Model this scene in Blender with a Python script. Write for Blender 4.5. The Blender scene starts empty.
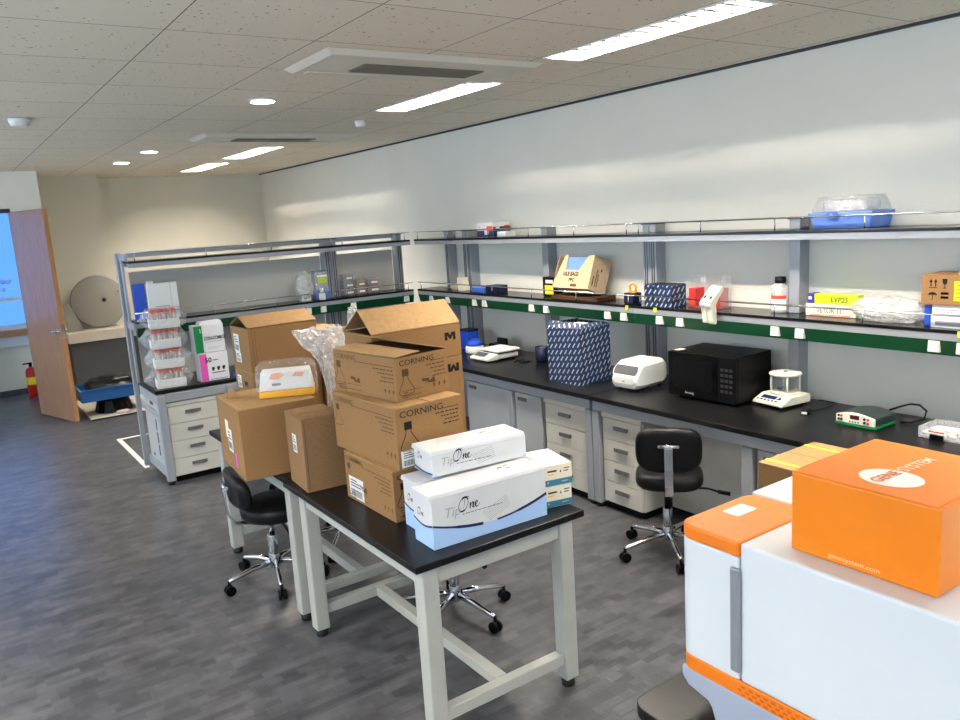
import bpy, math, random
from mathutils import Vector, Matrix, noise
random.seed(7)
R = math.radians
PI = math.pi
col = bpy.context.scene.collection

# ------------------------------------------------------------------ materials
def lin(c):
    return tuple(((v/255.0)/12.92 if v/255.0 <= .04045 else ((v/255.0+.055)/1.055)**2.4) for v in c) + (1.0,)

def mat(name, rgb, rough=.5, metal=0.0, spec=.5, **kw):
    m = bpy.data.materials.new(name); m.use_nodes = True
    b = m.node_tree.nodes['Principled BSDF']
    b.inputs['Base Color'].default_value = lin(rgb)
    b.inputs['Roughness'].default_value = rough
    b.inputs['Metallic'].default_value = metal
    b.inputs['Specular IOR Level'].default_value = spec
    if 'emit' in kw:
        b.inputs['Emission Color'].default_value = lin(kw.get('ecol', rgb))
        b.inputs['Emission Strength'].default_value = kw['emit']
    if 'alpha' in kw:
        b.inputs['Alpha'].default_value = kw['alpha']
    if 'trans' in kw:
        b.inputs['Transmission Weight'].default_value = kw['trans']
        b.inputs['IOR'].default_value = kw.get('ior', 1.45)
    return m

def N(m, t, **kw):
    n = m.node_tree.nodes.new(t)
    for k, v in kw.items():
        setattr(n, k, v)
    return n

def L(m, a, b):
    m.node_tree.links.new(a, b)

def noisy(name, c1, c2, scale=20, rough=.6, detail=4, stretch=(1, 1, 1), bump=0.0, bscale=None, metal=0.0, spec=.5, coord='Object', lo=.35, hi=.65):
    m = mat(name, c1, rough, metal, spec)
    b = m.node_tree.nodes['Principled BSDF']
    tc = N(m, 'ShaderNodeTexCoord'); mp = N(m, 'ShaderNodeMapping'); mp.inputs['Scale'].default_value = stretch
    L(m, tc.outputs[coord], mp.inputs['Vector'])
    nz = N(m, 'ShaderNodeTexNoise'); nz.inputs['Scale'].default_value = scale; nz.inputs['Detail'].default_value = detail
    L(m, mp.outputs[0], nz.inputs['Vector'])
    cr = N(m, 'ShaderNodeValToRGB'); cr.color_ramp.elements[0].position = lo; cr.color_ramp.elements[1].position = hi
    cr.color_ramp.elements[0].color = lin(c1); cr.color_ramp.elements[1].color = lin(c2)
    L(m, nz.outputs['Fac'], cr.inputs[0]); L(m, cr.outputs[0], b.inputs['Base Color'])
    if bump:
        n2 = N(m, 'ShaderNodeTexNoise'); n2.inputs['Scale'].default_value = bscale or scale*4
        L(m, mp.outputs[0], n2.inputs['Vector'])
        bp = N(m, 'ShaderNodeBump'); bp.inputs['Strength'].default_value = bump; bp.inputs['Distance'].default_value = .01
        L(m, n2.outputs['Fac'], bp.inputs['Height']); L(m, bp.outputs[0], b.inputs['Normal'])
    return m

def clear_plastic(name, rgb=(255, 255, 255), base=.10, edge=.55, rough=.12, bump=.6, bscale=25, milk=.4):
    """thin clear film: see-through, glossy on its wrinkles and denser at grazing angles"""
    m = bpy.data.materials.new(name); m.use_nodes = True
    nt = m.node_tree; nt.nodes.clear()
    out = N(m, 'ShaderNodeOutputMaterial'); mix = N(m, 'ShaderNodeMixShader'); tr = N(m, 'ShaderNodeBsdfTransparent'); m2 = N(m, 'ShaderNodeMixShader')
    df = N(m, 'ShaderNodeBsdfPrincipled'); df.inputs['Base Color'].default_value = lin(rgb); df.inputs['Roughness'].default_value = .5
    df.inputs['Transmission Weight'].default_value = 0; df.inputs['Subsurface Weight'].default_value = 0
    pr = N(m, 'ShaderNodeBsdfGlossy'); pr.inputs['Color'].default_value = lin((245, 246, 248)); pr.inputs['Roughness'].default_value = rough
    m2.inputs['Fac'].default_value = milk; L(m, pr.outputs[0], m2.inputs[1]); L(m, df.outputs[0], m2.inputs[2])
    lw = N(m, 'ShaderNodeLayerWeight'); lw.inputs['Blend'].default_value = .35
    mr = N(m, 'ShaderNodeMapRange'); mr.inputs['To Min'].default_value = base; mr.inputs['To Max'].default_value = edge
    if bump:
        tc = N(m, 'ShaderNodeTexCoord'); nz = N(m, 'ShaderNodeTexNoise'); nz.inputs['Scale'].default_value = bscale; nz.inputs['Detail'].default_value = 3
        L(m, tc.outputs['Object'], nz.inputs['Vector'])
        bp = N(m, 'ShaderNodeBump'); bp.inputs['Strength'].default_value = bump; bp.inputs['Distance'].default_value = .02
        L(m, nz.outputs['Fac'], bp.inputs['Height']); L(m, bp.outputs[0], pr.inputs['Normal']); L(m, bp.outputs[0], lw.inputs['Normal'])
    L(m, lw.outputs['Facing'], mr.inputs['Value']); L(m, mr.outputs[0], mix.inputs['Fac'])
    L(m, tr.outputs[0], mix.inputs[1]); L(m, m2.outputs[0], mix.inputs[2]); L(m, mix.outputs[0], out.inputs['Surface'])
    return m

M = {}
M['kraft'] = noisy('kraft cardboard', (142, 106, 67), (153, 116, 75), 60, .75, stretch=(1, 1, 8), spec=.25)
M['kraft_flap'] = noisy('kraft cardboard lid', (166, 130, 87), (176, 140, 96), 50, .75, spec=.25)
M['kraft_dark'] = noisy('dull cardboard', (132, 101, 70), (145, 113, 80), 50, .8, stretch=(1, 1, 6), spec=.2)
M['kraft_pale'] = noisy('pale cardboard', (192, 166, 133), (202, 176, 143), 50, .75, spec=.25)
M['inside'] = mat('box inside', (70, 50, 34), .9, spec=.1)  # cardboard darkened to the shade inside open cartons; a flat carton shares it
M['ink'] = mat('black print', (28, 24, 22), .7, spec=.2)
M['ink_soft'] = mat('faded brown print', (88, 64, 44), .75, spec=.2)
M['ink_grey'] = mat('grey print', (150, 150, 152), .7, spec=.2)
M['tape'] = mat('brown packing tape', (176, 136, 90), .35)
M['tape_yellow'] = mat('yellow tape', (245, 225, 70), .4)
M['paper'] = mat('white paper', (232, 232, 230), .7, spec=.3)
M['white_card'] = noisy('white coated carton', (214, 214, 216), (221, 221, 223), 8, .38)
M['pale_blue'] = mat('pale blue print', (172, 203, 246), .4)
M['navy'] = mat('navy print', (26, 30, 78), .4)
M['cream'] = mat('cream carton', (240, 230, 205), .5)
M['teal'] = mat('teal print', (62, 128, 152), .45)
M['epoxy'] = noisy('black epoxy worktop', (16, 16, 18), (24, 24, 26), 200, .30, spec=.17)
M['black_shelf'] = mat('black shelf board', (14, 14, 15), .22, spec=.3)
M['steel_paint'] = mat('silver grey powder coat', (150, 155, 163), .42)
M['aluminium'] = mat('anodised aluminium', (158, 161, 167), .36, metal=.3)
M['groove'] = mat('dark slot', (40, 42, 46), .5)
M['chrome'] = mat('chrome', (215, 215, 218), .09, metal=1.0)
M['green'] = noisy('dark green power strip', (5, 62, 34), (7, 68, 38), 6, .4)
M['socket'] = mat('white socket plastic', (228, 226, 216), .35)
M['ivory'] = noisy('ivory laminate', (200, 198, 190), (204, 202, 194), 5, .42)
M['grey_lam'] = noisy('grey laminate', (170, 173, 177), (174, 177, 181), 5, .42)
M['back_panel'] = mat('warm grey panel', (188, 187, 181), .5)
M['handle'] = mat('dark grey plastic handle', (98, 98, 100), .4)
M['table_white'] = noisy('warm white powder coat', (170, 171, 165), (175, 176, 170), 12, .38)
M['rubber'] = mat('black rubber', (14, 14, 14), .6)
M['vinyl'] = noisy('black vinyl', (15, 15, 17), (20, 20, 22), 80, .42, bump=.08, spec=.2)
M['black_plastic'] = mat('black plastic', (9, 9, 10), .38, spec=.1)
M['black_gloss'] = mat('black gloss', (7, 7, 8), .12, spec=.25)
M['white_plastic'] = noisy('white plastic', (226, 226, 222), (230, 230, 226), 4, .33)
M['machine_white'] = noisy('white instrument casing', (212, 215, 219), (215, 218, 222), 3, .36)
M['machine_orange'] = noisy('orange instrument casing', (230, 118, 14), (235, 124, 20), 3, .4)
M['machine_grey'] = mat('blue grey instrument base', (158, 166, 184), .42)
M['orange_card'] = noisy('orange coated carton', (232, 124, 6), (237, 130, 9), 6, .33)
M['cream_plastic'] = mat('cream plastic', (230, 226, 206), .4)
M['blue_plastic'] = mat('mid blue plastic', (66, 112, 205), .4)
M['light_blue'] = mat('light blue plastic', (104, 140, 218), .35)
M['deep_blue'] = mat('deep blue plastic', (24, 74, 190), .4)
M['crate_blue'] = mat('blue crate plastic', (22, 82, 138), .45)
M['navy_plastic'] = mat('navy plastic', (18, 20, 52), .45, spec=.25)
M['red'] = mat('red plastic', (198, 40, 42), .4)
M['red_cap'] = mat('orange red cap', (226, 74, 40), .45)
M['tube'] = clear_plastic('clear tube plastic', (245, 232, 226), .30, .6, .1, 0, milk=.8)
M['acrylic'] = clear_plastic('clear acrylic', (240, 244, 246), .08, .55, .06, 0)
M['film'] = clear_plastic('clear plastic film', (245, 246, 248), .10, .70, .10, .9, 26, .45)
M['film_thin'] = clear_plastic('thin clear wrap', (248, 248, 250), .03, .45, .08, .9, 30, .25)
M['film_bag'] = clear_plastic('crinkly clear bag', (248, 248, 250), .09, .62, .07, 1.0, 34, .35)
M['film_thick'] = clear_plastic('milky plastic film', (244, 242, 242), .30, .80, .10, 1.0, 30, .6)
M['glass'] = mat('clear glass', (235, 240, 240), .05, trans=.9)
M['yellow'] = mat('yellow label', (242, 220, 20), .5)
M['amber'] = mat('amber yellow plastic', (248, 182, 20), .4)
M['lime'] = mat('lime print', (186, 212, 40), .45)
M['purple'] = mat('purple print', (58, 44, 150), .4)
M['pack_green'] = mat('green print', (10, 128, 70), .4)
M['pack_pink'] = mat('pink print', (222, 88, 180), .4)
M['pack_white'] = mat('white plastic bag pack', (226, 226, 232), .4)
M['orange'] = mat('orange plastic', (244, 150, 24), .4)
M['ps_white'] = mat('off white panel', (232, 230, 214), .4)
M['ps_green'] = mat('green plastic', (20, 128, 70), .4)
M['ps_dark'] = mat('dark green grey casing', (40, 52, 50), .5)
M['display_blue'] = mat('blue display', (30, 44, 92), .25)
M['screen'] = mat('dark grey screen', (92, 92, 98), .18)
M['tape_white'] = mat('white floor tape', (222, 222, 216), .5)
M['wood'] = noisy('brown door veneer', (154, 116, 92), (168, 130, 104), 6, .28, stretch=(6, 6, .7), detail=6)
M['wood_edge'] = noisy('oak door edge', (160, 114, 70), (172, 126, 80), 6, .45, stretch=(6, 6, .7))
M['dark_grey'] = mat('dark grey panel', (62, 63, 68), .5)
M['disc'] = mat('grey painted disc', (126, 123, 117), .5)
M['board'] = mat('off white board', (180, 174, 161), .55)
M['emit_tube'] = mat('fluorescent tube', (255, 255, 255), .4, emit=235.0, ecol=(255, 243, 226))
M['emit_down'] = mat('downlight lens', (255, 255, 255), .4, emit=26.0, ecol=(255, 250, 244))
M['louvre'] = mat('shade darkened louvre', (16, 16, 17), .5)  # near black: the grey shade between the cells is put into the blade colour
M['reflector'] = mat('white enamel reflector', (240, 240, 240), .3)
M['ac'] = mat('ivory air conditioner panel', (218, 212, 198), .55)
M['ac_grille'] = mat('brown grey grille', (120, 112, 98), .6)
M['silver_print'] = mat('silver sticker', (226, 226, 224), .4)
M['ext_red'] = mat('extinguisher red', (190, 26, 22), .35)
M['wall'] = noisy('painted wall', (222, 221, 213), (226, 225, 217), 2.5, .75, bump=.03, bscale=120)
M['wall_warm'] = noisy('warm grey wall paint', (206, 202, 188), (210, 206, 192), 2.5, .75, bump=.03, bscale=120)
M['frame_dark'] = mat('dark door closer', (48, 48, 52), .5)
M['win_frame'] = mat('white window frame', (205, 210, 215), .45)
M['sill_wood'] = mat('orange brown sill', (176, 128, 92), .5)
def tinted_glass(name, tint):
    m = bpy.data.materials.new(name); m.use_nodes = True; m.node_tree.nodes.clear()
    out = N(m, 'ShaderNodeOutputMaterial'); mx = N(m, 'ShaderNodeMixShader'); mx.inputs['Fac'].default_value = .06
    tr = N(m, 'ShaderNodeBsdfTransparent'); tr.inputs['Color'].default_value = tint; gl = N(m, 'ShaderNodeBsdfGlossy'); gl.inputs['Roughness'].default_value = .03
    L(m, tr.outputs[0], mx.inputs[1]); L(m, gl.outputs[0], mx.inputs[2]); L(m, mx.outputs[0], out.inputs['Surface'])
    return m
M['blue_glass'] = tinted_glass('blue filmed glass', (.21, .33, .54, 1))

def dash_material():
    """navy print with slanted white dashes in rows, laid on each face through its UV"""
    m = mat('navy carton with white dashes', (16, 40, 84), .4)
    b = m.node_tree.nodes['Principled BSDF']
    tc = N(m, 'ShaderNodeTexCoord'); mp = N(m, 'ShaderNodeMapping'); mp.inputs['Rotation'].default_value = (0, 0, R(-52))
    L(m, tc.outputs['UV'], mp.inputs['Vector'])
    br = N(m, 'ShaderNodeTexBrick'); br.inputs['Scale'].default_value = 1.0
    br.inputs['Brick Width'].default_value = .058; br.inputs['Row Height'].default_value = .0300
    br.inputs['Mortar Size'].default_value = .0113; br.inputs['Mortar Smooth'].default_value = .1
    br.inputs['Color1'].default_value = lin((200, 210, 222)); br.inputs['Color2'].default_value = lin((170, 186, 208))
    br.inputs['Mortar'].default_value = lin((10, 34, 72))
    L(m, mp.outputs[0], br.inputs['Vector']); L(m, br.outputs['Color'], b.inputs['Base Color'])
    return m
M['dash'] = dash_material()

def floor_material():
    m = mat('grey plank carpet tile', (80, 80, 84), .28, spec=.5)
    nt = m.node_tree; b = nt.nodes['Principled BSDF']
    tc = N(m, 'ShaderNodeTexCoord')
    def bricks(w, h, rot, off, c1, c2):
        mp = N(m, 'ShaderNodeMapping'); mp.inputs['Rotation'].default_value = (0, 0, rot); mp.inputs['Location'].default_value = off
        L(m, tc.outputs['Object'], mp.inputs['Vector'])
        br = N(m, 'ShaderNodeTexBrick'); br.inputs['Scale'].default_value = 1; br.inputs['Brick Width'].default_value = w
        br.inputs['Row Height'].default_value = h; br.inputs['Mortar Size'].default_value = 0; br.offset = .37; br.squash_frequency = 3; br.squash = .6
        br.inputs['Color1'].default_value = c1; br.inputs['Color2'].default_value = c2; br.inputs['Bias'].default_value = 0
        L(m, mp.outputs[0], br.inputs['Vector'])
        return br
    b1 = bricks(.16, .052, 0, (0, 0, 0), lin((58, 59, 64)), lin((92, 92, 96)))
    b2 = bricks(.11, .036, 0, (.31, .117, 0), lin((54, 55, 60)), lin((96, 96, 100)))
    mx = N(m, 'ShaderNodeMix', data_type='RGBA'); mx.inputs['Factor'].default_value = .5
    L(m, b1.outputs['Color'], mx.inputs['A']); L(m, b2.outputs['Color'], mx.inputs['B'])
    wv = N(m, 'ShaderNodeTexWave'); wv.bands_direction = 'Y'; wv.inputs['Scale'].default_value = 30; wv.inputs['Distortion'].default_value = 1.2
    wv.inputs['Detail'].default_value = 2; wv.inputs['Detail Scale'].default_value = 2
    L(m, tc.outputs['Object'], wv.inputs['Vector'])
    nz = N(m, 'ShaderNodeTexNoise'); nz.inputs['Scale'].default_value = 7; nz.inputs['Detail'].default_value = 4
    L(m, tc.outputs['Object'], nz.inputs['Vector'])
    cr = N(m, 'ShaderNodeMapRange'); cr.inputs['From Min'].default_value = .42; cr.inputs['From Max'].default_value = .6
    L(m, nz.outputs['Fac'], cr.inputs['Value'])
    mu = N(m, 'ShaderNodeMath', operation='MULTIPLY'); L(m, wv.outputs['Fac'], mu.inputs[0]); L(m, cr.outputs[0], mu.inputs[1])
    mm = N(m, 'ShaderNodeMapRange'); mm.inputs['To Min'].default_value = 1.1; mm.inputs['To Max'].default_value = .55
    L(m, mu.outputs[0], mm.inputs['Value'])
    n3 = N(m, 'ShaderNodeTexNoise'); n3.inputs['Scale'].default_value = 260; n3.inputs['Detail'].default_value = 2
    L(m, tc.outputs['Object'], n3.inputs['Vector'])
    m3 = N(m, 'ShaderNodeMapRange'); m3.inputs['To Min'].default_value = .72; m3.inputs['To Max'].default_value = 1.28
    L(m, n3.outputs['Fac'], m3.inputs['Value'])
    m4 = N(m, 'ShaderNodeMath', operation='MULTIPLY'); L(m, mm.outputs[0], m4.inputs[0]); L(m, m3.outputs[0], m4.inputs[1])
    vm = N(m, 'ShaderNodeVectorMath', operation='SCALE'); L(m, mx.outputs['Result'], vm.inputs[0]); L(m, m4.outputs[0], vm.inputs['Scale'])
    L(m, vm.outputs[0], b.inputs['Base Color'])
    bp = N(m, 'ShaderNodeBump'); bp.inputs['Strength'].default_value = .12; bp.inputs['Distance'].default_value = .003
    L(m, n3.outputs['Fac'], bp.inputs['Height']); L(m, bp.outputs[0], b.inputs['Normal'])
    return m
M['floor'] = floor_material()

TX, TY, TILE = .835, 3.14, .59
def ceiling_material():
    m = mat('speckled ceiling tile', (190, 184, 172), .85, spec=.2)
    b = m.node_tree.nodes['Principled BSDF']
    tc = N(m, 'ShaderNodeTexCoord'); mp = N(m, 'ShaderNodeMapping'); mp.inputs['Location'].default_value = (-TX + 20*TILE, -TY + 20*TILE, 0)
    L(m, tc.outputs['Object'], mp.inputs['Vector'])
    br = N(m, 'ShaderNodeTexBrick'); br.offset = 0; br.inputs['Scale'].default_value = 1; br.inputs['Brick Width'].default_value = TILE
    br.inputs['Row Height'].default_value = TILE; br.inputs['Mortar Size'].default_value = .0022; br.inputs['Mortar Smooth'].default_value = .0
    br.inputs['Color1'].default_value = lin((232, 222, 205)); br.inputs['Color2'].default_value = lin((227, 217, 200)); br.inputs['Mortar'].default_value = lin((92, 86, 78))
    L(m, mp.outputs[0], br.inputs['Vector'])
    vo = N(m, 'ShaderNodeTexVoronoi'); vo.inputs['Scale'].default_value = 34; vo.inputs['Randomness'].default_value = 1
    L(m, tc.outputs['Object'], vo.inputs['Vector'])
    n2 = N(m, 'ShaderNodeTexNoise'); n2.inputs['Scale'].default_value = 16; L(m, tc.outputs['Object'], n2.inputs['Vector'])
    th = N(m, 'ShaderNodeMapRange'); th.inputs['From Min'].default_value = .42; th.inputs['From Max'].default_value = .7; th.inputs['To Min'].default_value = .05; th.inputs['To Max'].default_value = .24
    L(m, n2.outputs['Fac'], th.inputs['Value'])
    lt = N(m, 'ShaderNodeMath', operation='LESS_THAN'); L(m, vo.outputs['Distance'], lt.inputs[0]); L(m, th.outputs[0], lt.inputs[1])
    mx = N(m, 'ShaderNodeMix', data_type='RGBA'); L(m, lt.outputs[0], mx.inputs['Factor'])
    L(m, br.outputs['Color'], mx.inputs['A']); mx.inputs['B'].default_value = lin((150, 138, 120))
    L(m, mx.outputs['Result'], b.inputs['Base Color'])
    return m
M['ceiling'] = ceiling_material()

# ------------------------------------------------------------------ mesh building
class MB:
    def __init__(s):
        s.v, s.f, s.mi, s.sm = [], [], [], []
    def add(s, vs, fs, mi=0, smooth=False):
        b = len(s.v); s.v += [tuple(p) for p in vs]
        for f in fs:
            s.f.append([b+i for i in f]); s.mi.append(mi); s.sm.append(smooth)
        return s
    def box(s, x0, y0, z0, x1, y1, z1, mi=0):
        v = [(x, y, z) for z in (z0, z1) for y in (y0, y1) for x in (x0, x1)]
        return s.add(v, [(0, 2, 3, 1), (4, 5, 7, 6), (0, 1, 5, 4), (1, 3, 7, 5), (3, 2, 6, 7), (2, 0, 4, 6)], mi)
    def hexa(s, lo, hi, mi=0):
        """lo, hi: four points each, counter-clockwise from above"""
        return s.add(list(lo)+list(hi), [(3, 2, 1, 0), (4, 5, 6, 7), (0, 1, 5, 4), (1, 2, 6, 5), (2, 3, 7, 6), (3, 0, 4, 7)], mi)
    def prism(s, pts, vec, mi=0, smooth=False):
        n = len(pts); vec = Vector(vec); a = [Vector(p) for p in pts]
        nrm = Vector((0, 0, 0))
        for i in range(n):
            nrm += a[i].cross(a[(i+1) % n])
        if nrm.dot(vec) < 0:
            a = a[::-1]
        v = a + [p+vec for p in a]
        s.add(v, [tuple(range(n))[::-1], tuple(range(n, 2*n))], mi, False)
        b = len(s.v)-2*n
        for i in range(n):
            j = (i+1) % n
            s.f.append([b+i, b+j, b+n+j, b+n+i]); s.mi.append(mi); s.sm.append(smooth)
        return s
    def lathe(s, prof, c=(0, 0, 0), n=24, mi=0, smooth=True, axis=(0, 0, 1), sx=1, sy=1):
        q = Vector((0, 0, 1)).rotation_difference(Vector(axis).normalized()); c = Vector(c)
        vs = []
        for r, h in prof:
            for i in range(n):
                a = 2*PI*i/n
                vs.append(c + q @ Vector((r*math.cos(a)*sx, r*math.sin(a)*sy, h)))
        fs = []
        for k in range(len(prof)-1):
            for i in range(n):
                j = (i+1) % n
                fs.append((k*n+i, k*n+j, (k+1)*n+j, (k+1)*n+i))
        s.add(vs, fs, mi, smooth)
        b = len(s.v)-len(vs)
        if prof[0][0] > 1e-6:
            s.f.append([b+i for i in range(n)][::-1]); s.mi.append(mi); s.sm.append(False)
        if prof[-1][0] > 1e-6:
            s.f.append([b+(len(prof)-1)*n+i for i in range(n)]); s.mi.append(mi); s.sm.append(False)
        return s
    def cyl(s, p0, p1, r, n=16, mi=0, r1=None):
        p0, p1 = Vector(p0), Vector(p1); d = p1-p0
        return s.lathe([(r, 0), (r if r1 is None else r1, d.length)], p0, n, mi, True, d)
    def tube(s, pts, r, n=8, mi=0, smooth=True, closed=False):
        P = [Vector(p) for p in pts]; vs = []; up = Vector((0, 0, 1))
        m = len(P)
        for i in range(m):
            t = (P[min(i+1, m-1)]-P[max(i-1, 0)]).normalized()
            a = t.cross(up)
            if a.length < 1e-3:
                a = t.cross(Vector((1, 0, 0)))
            a.normalize(); b = a.cross(t)
            rr = r[i] if isinstance(r, (list, tuple)) else r
            for k in range(n):
                g = 2*PI*k/n
                vs.append(P[i] + a*math.cos(g)*rr + b*math.sin(g)*rr)
        fs = [(i*n+k, i*n+(k+1) % n, (i+1)*n+(k+1) % n, (i+1)*n+k) for i in range(m-1) for k in range(n)]
        fs = [f[::-1] for f in fs]
        s.add(vs, fs, mi, smooth)
        b = len(s.v)-len(vs)
        s.f.append([b+k for k in range(n)]); s.mi.append(mi); s.sm.append(False)
        s.f.append([b+(m-1)*n+k for k in range(n)][::-1]); s.mi.append(mi); s.sm.append(False)
        return s
    def pad(s, w, d, h, e=3.0, edge=.02, n=40, fn=None, mi=0, seg=5):
        """rounded cushion w x d x h centred on the origin, superellipse outline; fn maps each point"""
        prof = []
        for k in range(seg+1):
            a = PI/2*k/seg
            prof.append((edge*(1-math.sin(a)), -h/2+edge*(1-math.cos(a)))) if False else None
        pr = [(edge*(1-math.sin(PI/2*k/seg)), -h/2 + edge*(1-math.cos(PI/2*k/seg))) for k in range(seg+1)]
        pr = pr + [(i, -z) for i, z in pr[::-1]]
        rings = []
        for ins, z in pr:
            ring = []
            for i in range(n):
                a = 2*PI*i/n; c, q = math.cos(a), math.sin(a)
                ring.append(Vector((math.copysign(abs(c)**(2/e), c)*(w/2-ins), math.copysign(abs(q)**(2/e), q)*(d/2-ins), z)))
            rings.append(ring)
        vs = [p for r_ in rings for p in r_]
        if fn:
            vs = [Vector(fn(p)) for p in vs]
        m = len(rings)
        fs = [(k*n+i, k*n+(i+1) % n, (k+1)*n+(i+1) % n, (k+1)*n+i) for k in range(m-1) for i in range(n)]
        s.add(vs, fs, mi, True)
        b = len(s.v)-len(vs)
        s.f.append([b+i for i in range(n)][::-1]); s.mi.append(mi); s.sm.append(True)
        s.f.append([b+(m-1)*n+i for i in range(n)]); s.mi.append(mi); s.sm.append(True)
        return s
    def quad(s, a, b, c, d, mi=0):
        return s.add([a, b, c, d], [(0, 1, 2, 3)], mi)
    def ribbon(s, pts, w, nrm, mi=0):
        """flat printed stroke along pts; w number or list"""
        P = [Vector(p) for p in pts]; nrm = Vector(nrm).normalized(); m = len(P); vs = []
        for i in range(m):
            t = (P[min(i+1, m-1)]-P[max(i-1, 0)])
            if t.length < 1e-9:
                t = Vector((1, 0, 0))
            t.normalize(); a = nrm.cross(t)
            ww = (w[i] if isinstance(w, (list, tuple)) else w)/2
            vs += [P[i]-a*ww, P[i]+a*ww]
        return s.add(vs, [(2*i, 2*i+2, 2*i+3, 2*i+1) for i in range(m-1)], mi)
    def build(s, name, mats, parent=None, bevel=0, seg=2, sub=0, solid=0):
        me = bpy.data.meshes.new(name); me.from_pydata(s.v, [], s.f)
        if not isinstance(mats, (list, tuple)):
            mats = [mats]
        for m in mats:
            me.materials.append(m)
        me.polygons.foreach_set('material_index', s.mi); me.polygons.foreach_set('use_smooth', s.sm)
        uv = me.uv_layers.new(name='UVMap')
        for p in me.polygons:
            n = p.normal; ax = max(range(3), key=lambda i: abs(n[i]))
            for li in p.loop_indices:
                c = me.vertices[me.loops[li].vertex_index].co
                uv.data[li].uv = ((c.y if n.x > 0 else -c.y, c.z), (-c.x if n.y > 0 else c.x, c.z), (c.x, c.y))[ax]
        me.update()
        o = bpy.data.objects.new(name, me); col.objects.link(o)
        if parent:
            o.parent = parent
        if bevel:
            b = o.modifiers.new('bevel', 'BEVEL'); b.width = bevel; b.segments = seg; b.limit_method = 'ANGLE'; b.angle_limit = R(40)
            b.harden_normals = False
        if sub:
            b = o.modifiers.new('sub', 'SUBSURF'); b.levels = sub; b.render_levels = sub
        if solid:
            b = o.modifiers.new('solid', 'SOLIDIFY'); b.thickness = solid
        return o

def BX(*a):
    return MB().box(*a)

def tag(o, label, cat, group=None):
    o['label'] = label; o['category'] = cat
    if group:
        o['group'] = group
    return o

def thing(name, label, cat, loc=(0, 0, 0), rz=0, group=None):
    o = bpy.data.objects.new(name, None); o.empty_display_size = .05; col.objects.link(o)
    o.location = loc; o.rotation_euler = (0, 0, rz)
    return tag(o, label, cat, group)

def struct(o):
    o['kind'] = 'structure'
    return o

def copy_tree(o, parent=None):
    c = o.copy(); col.objects.link(c)
    if parent:
        c.parent = parent
    for ch in o.children:
        copy_tree(ch, c)
    return c

def lettering(parent, text, size, o, U, V, m, align='LEFT', shear=0, sx=1.0, name='lettering', lift=.0007, bold=0):
    """text printed on a face: origin o, reading direction U, up direction V (in the parent's space)"""
    cu = bpy.data.curves.new('t', 'FONT'); cu.body = text; cu.size = size; cu.align_x = align; cu.shear = shear; cu.offset = bold
    cu.resolution_u = 3
    ob = bpy.data.objects.new('t', cu); col.objects.link(ob)
    dg = bpy.context.evaluated_depsgraph_get(); dg.update()
    me = bpy.data.meshes.new_from_object(ob.evaluated_get(dg))
    bpy.data.objects.remove(ob); bpy.data.curves.remove(cu)
    U, V = Vector(U).normalized(), Vector(V).normalized(); W = U.cross(V); o = Vector(o)
    for v in me.vertices:
        p = v.co.copy(); v.co = o + U*p.x*sx + V*p.y + W*lift
    me.materials.clear(); me.materials.append(m); me.name = name
    r = bpy.data.objects.new(name, me); col.objects.link(r); r.parent = parent
    return r

class Face:
    """a flat face to print on: origin o, axes U (right) and V (up)"""
    def __init__(s, o, U, V, lift=.0007):
        s.o, s.U, s.V = Vector(o), Vector(U).normalized(), Vector(V).normalized(); s.W = s.U.cross(s.V); s.lift = lift
    def p(s, u, v, k=1):
        return s.o + s.U*u + s.V*v + s.W*s.lift*k
    def rect(s, mb, u0, v0, u1, v1, mi=0, k=1):
        mb.quad(s.p(u0, v0, k), s.p(u1, v0, k), s.p(u1, v1, k), s.p(u0, v1, k), mi)
    def poly(s, mb, pts, mi=0, k=1):
        mb.add([s.p(u, v, k) for u, v in pts], [tuple(range(len(pts)))], mi)
    def line(s, mb, pts, w, mi=0, k=1):
        mb.ribbon([s.p(u, v, k) for u, v in pts], w, s.W, mi)

def arc(cx, cy, rx, ry, a0, a1, n=14, shear=0):
    return [(cx+rx*math.cos(R(a0+(a1-a0)*i/n))+shear*ry*math.sin(R(a0+(a1-a0)*i/n)), cy+ry*math.sin(R(a0+(a1-a0)*i/n))) for i in range(n+1)]

# ------------------------------------------------------------------ camera
CAM_H = 1.80
cam = bpy.data.cameras.new('camera'); cam.sensor_width = 36; cam.lens = 36*787.7/960; cam.clip_start = .05
co = bpy.data.objects.new('camera', cam); col.objects.link(co)
rt = Vector((0.8187147470, -0.5708283788, -0.0621379512)); up = Vector((0.1532189321, 0.1128891757, 0.9817229716)); fw = Vector((0.5533806302, 0.8132717848, -0.1798857475))
mw = Matrix((rt, up, -fw)).transposed().to_4x4(); mw.translation = (0, 0, CAM_H)
co.matrix_world = mw
bpy.context.scene.camera = co

# ------------------------------------------------------------------ the room
XR, YB, ZC = 3.86, 10.70, 2.541
XL, YF, YFAR = -1.9, -2.6, 11.0
struct(BX(XL-.2, YF-.2, -.1, XR+.2, YFAR+.3, 0).build('floor', M['floor']))
LIGHTS = {2.735: [.70, 2.56, 4.35, 7.75, 9.40], -.6: [.70, 2.56, 6.2]}  # the row on the left is added out of view for more light
HX, HY = .1135, .561
cm = MB(); xs = sorted(LIGHTS); cur = XL-.2
for x in xs:
    cm.box(cur, YF-.2, ZC, x-HX, YFAR+.3, ZC+.12); yy = YF-.2
    for y in LIGHTS[x]:
        cm.box(x-HX, yy, ZC, x+HX, y-HY, ZC+.12); cm.box(x-HX, y-HY, ZC+.10, x+HX, y+HY, ZC+.12); yy = y+HY
    cm.box(x-HX, yy, ZC, x+HX, YFAR+.3, ZC+.12); cur = x+HX
cm.box(cur, YF-.2, ZC, XR+.2, YFAR+.3, ZC+.12)
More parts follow.
